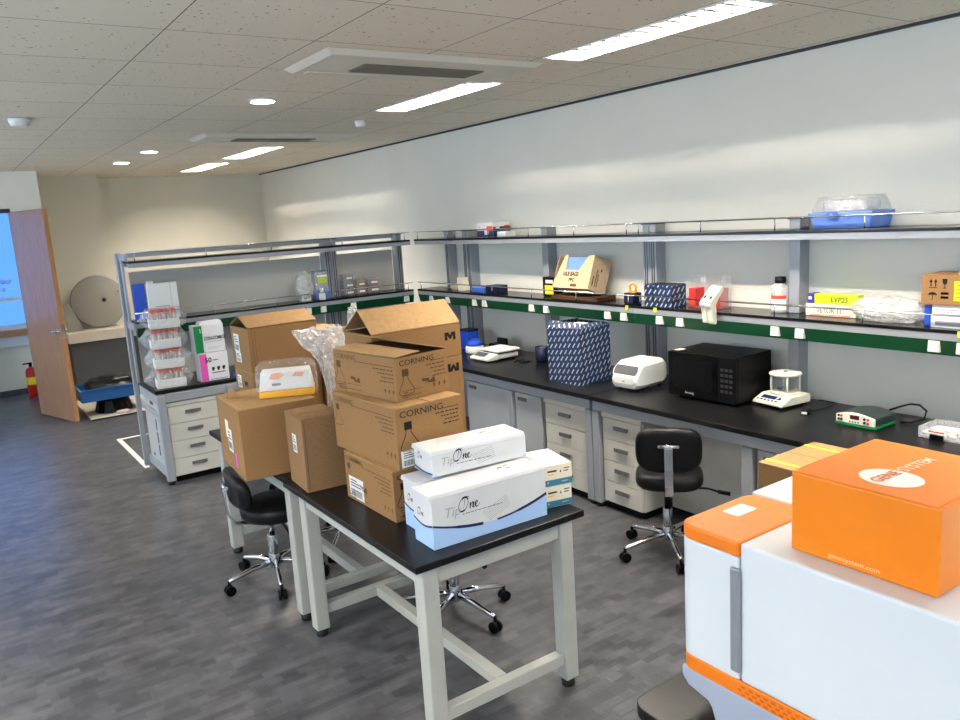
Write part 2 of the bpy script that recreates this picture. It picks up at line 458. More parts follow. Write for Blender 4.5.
struct(cm.build('ceiling', M['ceiling']))
struct(BX(XR, YF-.2, 0, XR+.15, YFAR+.3, ZC).build('wall_right', M['wall']))
struct(BX(1.05, YB, 0, XR, YB+.15, ZC).build('wall_back', M['wall_warm']))
struct(BX(1.05, 10.30, 0, 1.755, YB, ZC).build('wall_pillar', M['wall_warm']))
# wall with the doorway, facing the camera
DX0, DX1, DH = -.16, .757, 2.15
w = MB(); w.box(XL, 9.5, 0, DX0, 9.62, ZC); w.box(DX0, 9.5, DH, DX1, 9.62, ZC); w.box(DX1, 9.5, 0, 1.05, 9.62, ZC); w.box(.93, 9.62, 0, 1.05, 10.70, ZC)
struct(w.build('wall_doorway', M['wall']))
struct(MB().box(DX0-.03, 9.49, 0, DX0, 9.63, DH+.03).box(DX1-.012, 9.495, 0, DX1, 9.625, DH).box(DX0, 9.49, DH-.02, DX1, 9.63, DH+.02).build('trim_1', M['frame_dark']))
# far room: wall with a window over a sill
def wall_with_openings(name, axis, pos, thick, a0, a1, opens, m):
    """wall in the plane axis=pos, from a0 to a1 along the other axis, openings (b0, b1, z0, z1)"""
    mb = MB()
    def bx(b0, b1, z0, z1):
        if b1-b0 < 1e-4 or z1-z0 < 1e-4:
            return
        if axis == 'x':
            mb.box(pos, b0, z0, pos+thick, b1, z1)
        else:
            mb.box(b0, pos, z0, b1, pos+thick, z1)
    cur = a0
    for b0, b1, z0, z1 in opens:
        bx(cur, b0, 0, ZC); bx(b0, b1, 0, z0); bx(b0, b1, z1, ZC); cur = b1
    bx(cur, a1, 0, ZC)
    return struct(mb.build(name, m))
wall_with_openings('wall_far', 'y', YFAR, .15, XL, 1.05, [(-1.75, .93, .80, 2.42)], M['wall_warm'])
wl = [(-1.9, .5, .85, 2.42), (1.2, 3.6, .85, 2.42), (4.3, 6.7, .85, 2.42), (7.0, 9.2, .85, 2.42), (9.8, 10.8, .85, 2.42)]  # last one is an added window, brightening the floor past the doorway
wall_with_openings('wall_left', 'x', XL-.15, .15, YF, YFAR, wl, M['wall'])
wall_with_openings('wall_front', 'y', YF-.15, .15, XL, XR, [(-1.6, .4, .85, 2.42), (.9, 3.3, .85, 2.42)], M['wall'])
def window(n, axis, pos, b0, b1, z0, z1, glass, bars, thick=.05, hbar=()):
    mb = MB(); f = .05
    def bx(p, q, r_, s_, m_=mb, t0=0, t1=thick):
        if axis == 'x':
            m_.box(pos+t0, p, r_, pos+t1, q, s_)
        else:
            m_.box(p, pos+t0, r_, q, pos+t1, s_)
    bx(b0, b1, z0, z0+f); bx(b0, b1, z1-f, z1); bx(b0, b0+f, z0+f, z1-f); bx(b1-f, b1, z0+f, z1-f)
    for k in bars:
        bx(k-.025, k+.025, z0+f, z1-f)
    for k in hbar:
        bx(b0+f, b1-f, k-.02, k+.02)
    o = struct(mb.build('window_%d' % n, M['win_frame']))
    g = MB(); bx(b0+f, b1-f, z0+f, z1-f, g, .02, .026)
    g.build('pane', glass, o)
    return o
M['pane'] = mat('window glass', (255, 255, 255), .02, alpha=.12)
window(1, 'y', YFAR+.05, -1.75, .93, .80, 2.42, M['blue_glass'], (-.85, .05), hbar=(1.16,))
k = 2
for b0, b1, z0, z1 in wl:
    window(k, 'x', XL-.1, b0, b1, z0, z1, M['pane'], ((b0+b1)/2,)); k += 1
window(7, 'y', YF-.1, -1.6, .4, .85, 2.42, M['pane'], (-.6,)); window(8, 'y', YF-.1, .9, 3.3, .85, 2.42, M['pane'], (2.1,))
struct(BX(-1.75, YFAR-.10, .725, .93, YFAR, .80).build('trim_2', M['sill_wood']))
struct(BX(-1.75, YFAR-.06, .60, .93, YFAR, .725).build('trim_3', M['win_frame']))
sg = thing('notice_sheet', 'white paper notice with two printed lines on the far blue window', 'notice', (.60, YFAR+.045, 1.22))
BX(-.24, 0, 0, .24, .003, .22).build('sheet', M['paper'], sg)
lettering(sg, 'NO ENTRY', .075, (0, 0, .125), (1, 0, 0), (0, 0, 1), M['ink_grey'], 'CENTER', lift=.001); lettering(sg, 'LAB ONLY', .065, (0, 0, .035), (1, 0, 0), (0, 0, 1), M['ink_grey'], 'CENTER', lift=.001)
bpy.data.objects.remove(sg.children[-1]); bpy.data.objects.remove(sg.children[-1])
mb = MB(); f_ = Face((0, 0, 0), (1, 0, 0), (0, 0, 1))
for zz, n_ in ((.135, 6), (.05, 5)):
    for i in range(n_):
        u = -.17+i*.057; f_.line(mb, [(u, zz), (u+.035, zz)], .012); f_.line(mb, [(u+.004, zz+.028), (u+.03, zz+.02)], .008); f_.line(mb, [(u+.034, zz-.012), (u+.034, zz+.034)], .007)
mb.build('printed_lines', M['ink_grey'], sg)
# door leaf, hinged on the jamb and standing open towards us
d0, d1 = Vector((.758, 9.49, 0)), Vector((.982, 8.735, 0)); dd = (d1-d0); dl = dd.length
door = struct(MB().box(0, -.022, .008, dl, .022, 2.13).build('door_1', M['wood'], bevel=.002))
door.location = d0; door.rotation_euler = (0, 0, math.atan2(dd.y, dd.x))
BX(dl, -.0215, .01, dl+.004, .0215, 2.128).build('door_edge', M['wood_edge'], door)
for s in (-1, 1):
    h = MB(); h.cyl((dl-.065, s*.022, .93), (dl-.065, s*.03, .93), .028, 20); h.cyl((dl-.065, s*.03, .93), (dl-.065, s*.065, .93), .010)
    h.tube([(dl-.065, s*.062, .93), (dl-.10, s*.064, .93), (dl-.19, s*.06, .93)], .009)
    h.build('handle', M['chrome'], door)
BX(dl+.004, -.012, .86, dl+.006, .012, 1.0).build('latch_plate', M['chrome'], door)
# skirtings
struct(BX(1.755, YB-.012, 0, XR, YB, .08).build('baseboard_back', M['dark_grey'])); struct(BX(XR-.012, 6.6, 0, XR, YB-.012, .08).build('baseboard_right', M['dark_grey']))
struct(BX(XL, YFAR-.012, 0, .93, YFAR, .07).build('baseboard_far', M['dark_grey']))
struct(BX(XR-.016, YF, ZC-.014, XR, YB, ZC).build('trim_4', M['frame_dark']))
# floor tape
tp = MB(); tp.box(1.15, 6.5, 0, 1.19, 7.66, .0015); tp.box(1.19, 7.62, 0, 1.62, 7.66, .0015)
tag(tp.build('floor_tape', M['tape_white']), 'white L shaped tape marking stuck on the floor beside the island bench end', 'floor tape')

# ------------------------------------------------------------------ ceiling fittings
def fluorescent(x, y, label, n=12, lx=.225, ly=1.12):
    t = thing('ceiling_light', label, 'light', (x, y, ZC), 0, 'fluorescent louvre lights')
    w2, l2 = lx/2, ly/2
    fr = MB(); q = .010
    fr.box(-w2-q, -l2-q, -.004, -w2+.004, l2+q, -.0005); fr.box(w2-.004, -l2-q, -.004, w2+q, l2+q, -.0005); fr.box(-w2+.004, -l2-q, -.004, w2-.004, -l2+.004, -.0005); fr.box(-w2+.004, l2-.004, -.004, w2-.004, l2+q, -.0005)
    fr.build('frame', M['reflector'], t)
    rf = MB(); rf.box(-w2+.001, -l2+.001, .094, w2-.001, l2-.001, .098); rf.box(-w2+.001, -l2+.001, 0, -w2+.003, l2-.001, .094); rf.box(w2-.003, -l2+.001, 0, w2-.001, l2-.001, .094)
    rf.box(-w2+.003, -l2+.001, 0, w2-.003, -l2+.003, .094); rf.box(-w2+.003, l2-.003, 0, w2-.003, l2-.001, .094)
    rf.build('reflector', M['reflector'], t)
    for sx in (-.056, .056):
        MB().cyl((sx, -l2+.02, .062), (sx, l2-.02, .062), .0125, 8).build('tube', M['emit_tube'], t)
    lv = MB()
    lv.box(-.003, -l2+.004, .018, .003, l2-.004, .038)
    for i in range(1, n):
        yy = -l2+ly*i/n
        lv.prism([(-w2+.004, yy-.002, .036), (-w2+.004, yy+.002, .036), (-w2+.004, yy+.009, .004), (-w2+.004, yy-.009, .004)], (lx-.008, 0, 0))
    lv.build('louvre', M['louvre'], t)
    return t
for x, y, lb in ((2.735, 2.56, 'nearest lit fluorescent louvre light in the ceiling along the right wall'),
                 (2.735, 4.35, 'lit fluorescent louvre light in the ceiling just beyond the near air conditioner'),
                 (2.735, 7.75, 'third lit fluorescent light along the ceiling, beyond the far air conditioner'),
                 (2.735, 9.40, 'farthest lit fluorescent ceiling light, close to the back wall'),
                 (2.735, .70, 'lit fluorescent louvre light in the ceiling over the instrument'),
                 (-.6, .70, 'added unseen fluorescent louvre light in the ceiling by the left windows'),  # from here on, extra fixtures added unseen to light the room
                 (-.6, 2.56, 'added unseen fluorescent louvre light in the ceiling left of the near carton table'), (-.6, 6.2, 'added unseen fluorescent louvre light in the ceiling before the doorway')):
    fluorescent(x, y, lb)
for x, y, lb in ((1.735, 4.63, 'nearest round recessed downlight, left of the air conditioner'), (1.735, 7.52, 'round recessed downlight, the middle one of three in a row'),
                 (1.712, 8.60, 'farthest of the three round recessed downlights in a row')):
    t = thing('downlight', lb, 'light', (x, y, ZC), 0, 'round downlights')
    MB().lathe([(.068, -.0105), (.078, -.009), (.084, -.0005)], n=32).build('trim_ring', M['reflector'], t)
    MB().lathe([(.066, -.0125), (.066, -.011)], n=32).build('lens', M['emit_down'], t)
def aircon(x0, y0, x1, y1, label):
    t = thing('air_conditioner', label, 'air conditioner', ((x0+x1)/2, (y0+y1)/2, ZC), 0, 'ceiling air conditioner panels')
    a, b = (x1-x0)/2, (y1-y0)/2; z = -.024
    p = MB(); p.hexa([(-a+.035, -b+.03, z), (a-.035, -b+.03, z), (a-.035, b-.03, z), (-a+.035, b-.03, z)], [(-a, -b, -.001), (a, -b, -.001), (a, b, -.001), (-a, b, -.001)])
    p.build('panel', M['ac'], t, .005)
    g = MB(); g.box(-.335, -.09, z-.003, .335, .09, z-.0002); gb = g.build('grille', M['ac_grille'], t)
    g = MB()
    for i in range(14):
        g.box(-.33, -.085+i*.0122, z-.008, .33, -.079+i*.0122, z-.0032)
    g.build('slats', M['ac_grille'], gb)
    MB().box(-a+.08, b-.115, z-.005, a-.08, b-.06, z-.0002).build('louvre', M['ac'], t, .002)
    return t
aircon(1.515, 3.22, 2.70, 3.74, 'ivory ceiling air conditioner panel with a grille between the two near fluorescent lights')
aircon(1.84, 6.20, 3.10, 6.66, 'far ceiling air conditioner panel, seen edge on before the distant lights')
for x, y, r_, lb in ((.572, 5.58, .060, 'white smoke detector on the ceiling at the left'), (2.762, 5.43, .042, 'small white smoke detector on the ceiling past the second fluorescent light')):
    t = thing('smoke_detector', lb, 'detector', (x, y, ZC), 0)
    MB().lathe([(r_*.6, -.045), (r_*.85, -.040), (r_*.93, -.022), (r_, -.018), (r_, -.001)], n=24).build('body', M['white_plastic'], t)

# ------------------------------------------------------------------ benches
ZB = .70
def post(mb, x0, y0, x1, y1, z0, z1):
    mb.box(x0, y0, z0, x1, y1, z1)
def drawer_front(cab, x, y0, y1, z0, z1, i):
    d = BX(x, y0, z0, x+.018, y1, z1).build('drawer', M['ivory'], cab, .002)
    yc = (y0+y1)/2; zc = (z0+z1)/2+.012
    h = MB(); h.box(x-.010, yc-.055, zc-.006, x, yc+.055, zc+.012); h.box(x-.012, yc-.055, zc-.010, x-.009, yc+.055, zc+.014)
    for j in range(4):
        h.box(x-.0126, yc-.030+j*.022, zc-.007, x-.012, yc-.024+j*.022, zc+.001)
    h.build('handle', M['handle'], d, .001)
def drawer_unit(name, label, loc, rz, w, h, dep, n=4, group=None):
    """front at local x=0 facing -x; width along +y; raised on a dark plinth"""
    c = thing(name, label, 'drawer unit', loc, rz, group)
    BX(.019, 0, .045, dep, w, h-.03).build('body', M['ivory'], c, .002)
    BX(-.004, -.004, h-.03, dep, w+.004, h).build('top', M['ivory'], c, .002)
    BX(.03, .01, .0, dep-.02, w-.01, .045).build('plinth', M['black_plastic'], c)
    hh = (h-.03-.05)/n
    for i in range(n):
        drawer_front(c, 0, .003, w-.003, .048+i*hh+.002, .048+(i+1)*hh-.002, i)
    return c

# --- right wall bench, two lengths
def wall_bench(y0, y1, label, legs):
    t = thing('lab_bench', label, 'lab bench', (0, 0, 0), 0, 'wall benches')
    BX(3.115, y0, .672, XR-.002, y1, ZB).build('worktop', M['epoxy'], t, .003)
    BX(3.137, y0+.01, .610, 3.175, y1-.01, .671).build('apron', M['steel_paint'], t, .002)
    for yy, a in legs:
        l = MB(); l.box(3.137, yy, .028, 3.195, yy+a, .604); l.box(3.70, yy, .028, 3.75, yy+a, .671); l.box(3.195, yy+.005, .56, 3.70, yy+a-.005, .604); l.box(3.195, yy+.005, .05, 3.70, yy+a-.005, .09)
        o = l.build('leg', M['steel_paint'], t, .003)
        MB().cyl((3.166, yy+a/2, 0), (3.166, yy+a/2, .028), .022).build('foot', M['rubber'], o)
    BX(3.76, y0+.02, .03, 3.78, y1-.02, .671).build('back_panel', M['grey_lam'], t)
    return t
kb = wall_bench(.55, 3.452, 'black topped wall bench holding the microwave and the balance', [(.56, .05), (2.312, .062), (3.395, .055)])
BX(3.40, 2.378, .03, 3.415, 3.060, .604).build('knee_panel', M['ivory'], kb)
wall_bench(3.456, 5.925, 'black topped wall bench holding the tall navy dashed carton', [(3.458, .055), (4.25, .044), (5.86, .05)])
def cupboard(y0, y1, label, far_handle=True):
    t = thing('cupboard', label, 'cupboard', (0, 0, 0), 0, 'grey cupboards under the bench')
    BX(3.172+.006, y0, .06, 3.72, y1, .60).build('body', M['grey_lam'], t)
    BX(3.22, y0+.01, 0, 3.70, y1-.01, .06).build('plinth', M['black_plastic'], t)
    d = BX(3.158, y0+.003, .065, 3.177, y1-.003, .598).build('door', M['grey_lam'], t, .002)
    h = MB().box(3.150, y1-.13, .545, 3.158, y1-.04, .57); h.build('handle', M['handle'], d, .002)
cupboard(4.302, 4.84, 'grey bench cupboard with one door, nearer the stacked cartons than its neighbour')
cupboard(3.955, 4.245, 'narrow grey bench cupboard with one door beside the ivory drawers')
cupboard(1.72, 2.30, 'grey bench cupboard with one door beyond the tan taped carton')
cupboard(1.10, 1.70, 'grey bench cupboard with one door behind the orange carton')
drawer_unit('drawer_unit', 'ivory four drawer unit under the navy dashed carton, next to a grey cupboard', (3.160, 3.525, 0), 0, .40, .605, .55, 4, 'ivory drawer units')
drawer_unit('drawer_unit', 'ivory four drawer unit standing behind the black chair under the bench', (3.160, 3.070, 0), 0, .315, .605, .20, 4, 'ivory drawer units')

# --- island bench towards the back, seen end on
WY0, WY1 = 5.90, 6.53
wb = thing('lab_bench', 'black topped island bench at the left end holding the bagged tube racks', 'lab bench', (0, 0, 0), 0)
BX(1.19, WY0+.03, .672, XR-.002, WY1-.01, ZB).build('worktop', M['epoxy'], wb, .003)
BX(1.245, WY0-.012, .612, 3.10, WY0+.026, .671).build('apron', M['steel_paint'], wb, .002)
for x in (1.185, 1.69, 3.04):
    l = MB(); l.box(x, WY0-.03, .03, x+.056, WY0+.028, .668); o = l.build('leg', M['steel_paint'], wb, .004)
    MB().cyl((x+.028, WY0, 0), (x+.028, WY0, .03), .024).build('foot', M['rubber'], o)
e = MB(); e.box(1.19, WY0+.03, .60, 1.235, WY1-.05, .67); e.box(1.19, WY0+.03, .495, 1.235, WY1-.05, .535); e.box(1.19, WY0+.03, .05, 1.235, WY1-.05, .11)
e.build('end_rails', M['steel_paint'], wb, .003)
e = MB(); e.box(1.21, WY0+.03, .535, 1.222, WY1-.05, .60); e.box(1.21, WY0+.03, .11, 1.222, WY1-.05, .495)
o = e.build('end_panel', M['grey_lam'], wb)
e = MB()
for a, b in ((.17, .25), (.27, .35), (.37, .45)):
    e.box(1.2075, 6.13, a, 1.21, 6.15, b)
e.box(1.2075, 6.17, .555, 1.21, 6.26, .58); e.box(1.2075, 6.33, .13, 1.21, 6.36, .15)
e.build('slots', M['groove'], o)
MB().box(1.25, 6.46, .03, 3.10, 6.475, .671).build('back_panel', M['grey_lam'], wb)
# drawers of the island: front faces -y
drawer_unit('drawer_unit', 'ivory four drawer unit at the end of the island bench', (1.612, 5.905, 0), R(90), .365, .605, .50, 4, 'ivory drawer units')

# ------------------------------------------------------------------ reagent shelves
ZS, ZU = 1.180, 1.628
def socket(parent, f, u, v, tilt):
    """white flip-lid socket on the green strip; f maps (u along, out, z) to a point"""
    m = MB()
    w_, h_ = .024, .027
    P = lambda a, o, z: f(u+a, o, v+z)
    m.add([P(-w_, .0, -h_), P(w_, .0, -h_), P(w_, .0, h_), P(-w_, .0, h_), P(-w_, .032, -h_+.004), P(w_, .032, -h_+.004), P(w_, .016, h_), P(-w_, .016, h_)],
          [(3, 2, 1, 0), (4, 5, 6, 7), (0, 1, 5, 4), (1, 2, 6, 5), (2, 3, 7, 6), (3, 0, 4, 7)])
    o = m.build('socket', M['socket'], parent, .003)
    return o
def shelf_rack(label, f, a0, a1, posts, sockets, stand_step=.48, dep=.25, tags=()):
    """f(u, out, z): u along the wall, out = distance in front of the wall; shelves dep deep"""
    t = thing('reagent_shelf', label, 'shelf rack', (0, 0, 0), 0, 'reagent shelf racks')
    def bx(mb, u0, o0, z0, u1, o1, z1, mi=0):
        mb.hexa([f(u0, o0, z0), f(u1, o0, z0), f(u1, o1, z0), f(u0, o1, z0)], [f(u0, o0, z1), f(u1, o0, z1), f(u1, o1, z1), f(u0, o1, z1)], mi)
    for z in (ZS, ZU):
        m = MB(); bx(m, a0, .002, z-.016, a1, dep, z)
        o = m.build('shelf', M['black_shelf'], t, .002)
        m = MB(); bx(m, a0, dep-.035, z-.048, a1, dep-.004, z-.0165); bx(m, a0, .095, z-.04, a1, .12, z-.0165)
        m.build('front_rail', M['aluminium'], o)
    m = MB()
    p = [(dep-.004, ZS-.049), (dep-.075, ZS-.049), (dep-.075, ZS-.118), (dep-.022, ZS-.118)]
    m.prism([f(a0, o_, z_) for o_, z_ in p], Vector(f(a1, 0, 0))-Vector(f(a0, 0, 0)))
    m.build('power_strip', M['green'], t)
    for u, w_, n_ in posts:
        m = MB(); bx(m, u, .002, ZB+.001, u+w_, .09, ZS-.017); bx(m, u, .002, ZS+.001, u+w_, .09, ZU-.017); bx(m, u, .002, ZU+.001, u+w_, .09, ZU+.05)
        o = m.build('post', M['aluminium'], t, .002)
        g = MB()
        for j in range(n_):
            c = u+w_*(j+1)/(n_+1) if n_ > 1 else u+w_*.5
            for z0, z1 in ((ZB+.001, ZS-.125), (ZS+.004, ZU-.05)):
                bx(g, c-.004, .090, z0, c+.004, .0908, z1)
        if n_ > 1:
            g.build('slot', M['groove'], o)
        g = MB(); bx(g, u-.004, .0, ZU+.05, u+w_+.004, .10, ZU+.056); g.build('cap', M['handle'], o)
    for z, zz in ((ZS, ZS+.062), (ZU, ZU+.064)):
        m = MB(); m.cyl(f(a0, dep-.012, zz), f(a1, dep-.012, zz), .0045, 8)
        n = max(1, int((a1-a0)/stand_step)); 
        for i in range(n+1):
            u = a0+.05+(a1-a0-.1)*i/n
            m.cyl(f(u, dep-.012, z), f(u, dep-.012, zz), .0032, 8)
        m.build('guard_rail', M['chrome'], t)
    for u in sockets:
        socket(t, lambda a, o_, z_: f(a, dep-.012-(ZS-.049-z_)*.25+o_-.0, z_), u, ZS-.080, 0)
    for u in tags:
        m = MB(); bx(m, u-.012, dep, ZS-.030, u+.012, dep+.0015, ZS-.002); m.build('label_tag', M['yellow'], t)
    return t
fr_ = lambda u, o, z: (XR-o, u, z)
shelf_rack('black two tier wall shelf over the microwave, near the camera', fr_, .55, 3.546, [(2.483, .062, 1), (3.492, .052, 2), (1.36, .055, 1)], [3.33, 3.17, 2.52, 2.375, 1.71, 1.59], tags=(3.36, 1.60))
shelf_rack('black two tier wall shelf carrying the tilted tan carton', fr_, 3.548, 5.640, [(3.550, .052, 2), (4.56, .066, 1), (5.585, .053, 2)], [5.34, 5.20, 4.59, 4.42, 3.785, 3.635], tags=(3.60,))
shelf_rack('short black two tier wall shelf in the corner', fr_, 5.642, 6.245, [(5.644, .053, 2), (5.93, .055, 2)], [5.75, 6.02])
fw_ = lambda u, o, z: (u, 6.50-o, z)
def island_shelf(label, a0, a1, posts, sockets):
    return shelf_rack(label, fw_, a0, a1, posts, sockets)
isl = island_shelf('empty two tier island shelf over the bagged tube racks', 1.192, 2.862, [(2.800, .06, 2)], [2.549, 2.684])
isl2 = island_shelf('two tier island shelf holding the small labelled drawers', 2.864, 3.575, [(2.866, .055, 2), (3.515, .056, 2)], [2.964, 3.495])
for r_, a0, a1 in ((isl, 1.235, 2.80), (isl2, 2.92, 3.515)):
    BX(a0, 6.505, ZB+.005, a1, 6.515, ZU-.085).build('back_panel', M['back_panel'], r_)
m = MB(); m.box(1.155, 6.485, .02, 1.1885, 6.53, 1.69); o = m.build('end_post', M['aluminium'], isl, .003)
m = MB(); m.box(1.168, 6.25, 1.635, 1.190, 6.484, 1.685); m.box(1.168, 6.25, ZS-.06, 1.190, 6.484, ZS-.01); m.box(1.170, 6.40, ZB+.002, 1.1885, 6.44, 1.634); m.build('end_bracket', M['aluminium'], isl, .003)
m = MB(); m.box(1.236, 6.47, 1.652, 2.80, 6.515, 1.685); m.build('top_rail', M['aluminium'], isl); m = MB(); m.box(2.92, 6.47, 1.652, 3.515, 6.515, 1.685); m.build('top_rail', M['aluminium'], isl2)

# ------------------------------------------------------------------ the two carton tables
def table(x0, y0, x1, y1, label, ins, lw=.062):
    t = thing('lab_table', label, 'table', (0, 0, 0), 0, 'carton tables')
    BX(x0, y0, .674, x1, y1, .70).build('tabletop', M['epoxy'], t, .003)
    xa, xb, ya, yb = x0+ins, x1-.050-lw, y0+.010, y1-.105-lw
    ap = MB(); ap.box(xa+lw, ya+.01, .612, xb, ya+.05, .673); ap.box(xa+lw, yb+.012, .612, xb, yb+.052, .673); ap.box(xa+.008, ya+lw, .612, xa+.05, yb, .673); ap.box(xb+.01, ya+lw, .612, xb+.052, yb, .673)
    ap.build('apron', M['table_white'], t, .002)
    for x in (xa, xb):
        for y in (ya, yb):
            l = BX(x, y, .035, x+lw, y+lw, .673).build('leg', M['table_white'], t, .006, 3)
            MB().lathe([(.024, 0), (.026, .004), (.026, .034)], (x+lw/2, y+lw/2, 0), 20).build('foot', M['rubber'], l)
    xm = (xa+xb+lw)/2-.02
    b = MB(); b.box(xa+lw, ya+.01, .10, xb, ya+.052, .145); b.box(xa+lw, yb+.01, .10, xb, yb+.052, .145); b.box(xm, ya+.053, .10, xm+.042, yb+.009, .145)
    b.build('stretcher', M['table_white'], t, .003)
    return t
table(1.131, 2.103, 1.857, 3.275, 'white framed table with a black top, the near one carrying the white gabled cartons', .026)
table(1.150, 3.285, 1.875, 4.46, 'white framed table with a black top, the far one carrying plain brown cartons', .012)

# ------------------------------------------------------------------ cartons
def flask(F, mb, u, v, s, mi=0):
    """line drawing of a conical flask with a dark stopper; u,v = top middle, s = height"""
    F.rect(mb, u-.17*s, v-.27*s, u+.13*s, v+.0*s, mi)
    F.line(mb, [(u-.11*s, v-.27*s), (u-.12*s, v-.40*s), (u-.36*s, v-.86*s), (u-.32*s, v-.97*s), (u, v-1.0*s), (u+.34*s, v-.94*s), (u+.38*s, v-.82*s), (u+.10*s, v-.40*s), (u+.08*s, v-.27*s)], .03*s, mi)
def textlines(F, mb, u1, v, n, w, gap=.013, th=.004, mi=0, right=True):
    for i in range(n):
        ww = w*(1, .78, .62, .7, .5)[i % 5]; a, b = (u1-ww, u1) if right else (u1, u1+ww)
        x = a
        while x < b-.004:
            l = random.uniform(.008, .02); F.line(mb, [(x, v-i*gap), (min(x+l, b), v-i*gap)], th, mi); x += l+.004
def corning_print(t, F, w, h, big, ink, soft):
    lettering(t, 'CORNING', .032*big, F.p(.016, h-.026*big-.012), F.U, F.V, ink, name='lettering', sx=1.25)
    mb = MB()
    flask(F, mb, .05*big, h-.055*big, .105*big if h > .18 else .10)
    textlines(F, mb, w-.016, h-.052, 4, min(.13, w*.36), .015, .0042)
    F.line(mb, [(.03+.15*big, h-.038), (w-.016, h-.038)], .0025)
    if h < .22:
        u = max(w*.22, .135); F.poly(mb, [(u, h*.30), (u+.05, h*.27), (u+.045, h*.42), (u+.025, h*.34)]); F.line(mb, [(u-.015, h*.38), (u+.02, h*.36)], .012)
        F.line(mb, [(.02, h*.10), (w*.45, h*.10), (w*.45, h*.22), (.02, h*.22)], .0022)
        for i in range(3):
            F.line(mb, [(.03, h*.07+i*.009), (w*.2, h*.07+i*.009)], .003)
    for i in range(3):
        u = w-.075+i*.026; F.line(mb, [(u, h*.16), (u, h*.24)], .004); F.poly(mb, [(u-.007, h*.21), (u+.007, h*.21), (u, h*.27)])
    mb.build('lettering', soft, t)
def carton(name, label, x, y, z, yaw, w, d, h, m='kraft', seam='v', cat='carton', group=None, top=True, slit=0.0, inside=True, gap=.004):
    """origin at the corner nearest the camera; w along local x, d along local y"""
    t = thing(name, label, cat, (x, y, z+.001), R(yaw), group)
    BX(0, 0, 0, w, d, h-.004).build('body', M[m], t, .0025)
    if top:
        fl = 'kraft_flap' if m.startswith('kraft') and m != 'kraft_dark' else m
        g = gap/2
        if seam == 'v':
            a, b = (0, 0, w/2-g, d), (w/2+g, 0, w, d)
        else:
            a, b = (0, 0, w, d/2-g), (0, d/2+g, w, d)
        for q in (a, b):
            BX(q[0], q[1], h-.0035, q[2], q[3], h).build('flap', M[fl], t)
    return t
def left_face(t_d, h, k=0):
    return Face((0, t_d, 0), (0, -1, 0), (0, 0, 1))
def front_face():
    return Face((0, 0, 0), (1, 0, 0), (0, 0, 1))
def sticker(t, F, u0, v0, u1, v1, m='paper', bars=True, name='sticker'):
    mb = MB(); F.rect(mb, u0, v0, u1, v1, 0, 1)
    if bars:
        x = u0+.12*(u1-u0)
        while x < u1-.15*(u1-u0):
            ww = random.uniform(.0012, .003); F.rect(mb, x, v0+.1*(v1-v0), x+ww, v0+.42*(v1-v0), 1, 1.6); x += ww+random.uniform(.0014, .003)
        for i in range(3):
            F.rect(mb, u0+.12*(u1-u0), v0+(.55+.13*i)*(v1-v0), u0+(.85-.15*i)*(u1-u0), v0+(.60+.13*i)*(v1-v0), 1, 1.6)
    return mb.build(name, [M[m], M['ink']], t)

# stack of three printed cartons on the near table
c = carton('cardboard_carton', 'brown carton with flask print at the bottom of the stack of three', 1.267, 2.479, .70, .5, .36, .405, .197, group='printed flask cartons')
corning_print(c, left_face(.405, .197), .405, .197, .8, M['ink_soft'], M['ink_soft']); corning_print(c, front_face(), .36, .197, .9, M['ink'], M['ink'])
sticker(c, left_face(.405, .197), .03, .012, .155, .10)
c = carton('cardboard_carton', 'larger brown carton with flask print in the middle of the stack of three', 1.295, 2.471, .898, 2.9, .298, .49, .234, group='printed flask cartons', gap=.007)
corning_print(c, left_face(.49, .234), .49, .234, .85, M['ink_soft'], M['ink_soft']); corning_print(c, front_face(), .298, .234, 1.05, M['ink'], M['ink'])
sticker(c, front_face(), .012, .006, .095, .07)
c = carton('cardboard_carton', 'brown flask print carton with a half open lid on top of the stack', 1.351, 2.545, 1.133, 7.9, .252, .425, .170, group='printed flask cartons', top=False)
corning_print(c, left_face(.425, .17), .425, .17, .8, M['ink_soft'], M['ink_soft']); corning_print(c, front_face(), .252, .17, .9, M['ink'], M['ink_soft'])
BX(.004, .004, .1665, .248, .421, .1672).build('inside_shade', M['inside'], c)  # dark sheet over the closed body, painting the shaded inside
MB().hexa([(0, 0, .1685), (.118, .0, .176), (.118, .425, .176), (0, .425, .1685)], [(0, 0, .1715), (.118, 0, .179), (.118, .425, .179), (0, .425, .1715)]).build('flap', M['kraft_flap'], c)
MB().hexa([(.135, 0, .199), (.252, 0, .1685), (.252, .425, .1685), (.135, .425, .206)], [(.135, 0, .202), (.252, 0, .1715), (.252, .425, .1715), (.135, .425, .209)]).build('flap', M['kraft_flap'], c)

# the two M emblem cartons
def emblem(t, F, u, v, s, flip=False):
    """thick letter-like M mark"""
    mb = MB(); k = -1 if flip else 1
    pts = [(-.5, -.5), (-.5, .5), (-.22, .5), (0, -.02), (.22, .5), (.5, .5), (.5, -.5), (.25, -.5), (.25, .1), (.04, -.38), (-.04, -.38), (-.25, .1), (-.25, -.5)]
    def q(p): return (u+p[0]*s*k, v+p[1]*s*.62*k)
    F.poly(mb, [q(p) for p in [pts[0], pts[1], pts[2], (-.25, .42), pts[11], pts[12]]]); F.poly(mb, [q(p) for p in [(-.25, .5), (-.12, .5), (.05, -.1), (.05, -.38), (-.05, -.38), (-.25, .1)]])
    F.poly(mb, [q(p) for p in [(.25, .5), (.25, .1), (.05, -.38), (-.05, -.38), (-.05, -.1), (.12, .5)]]); F.poly(mb, [q(p) for p in [(.25, -.5), (.5, -.5), (.5, .5), (.25, .5)]])
    mb.build('emblem', M['ink'], t)
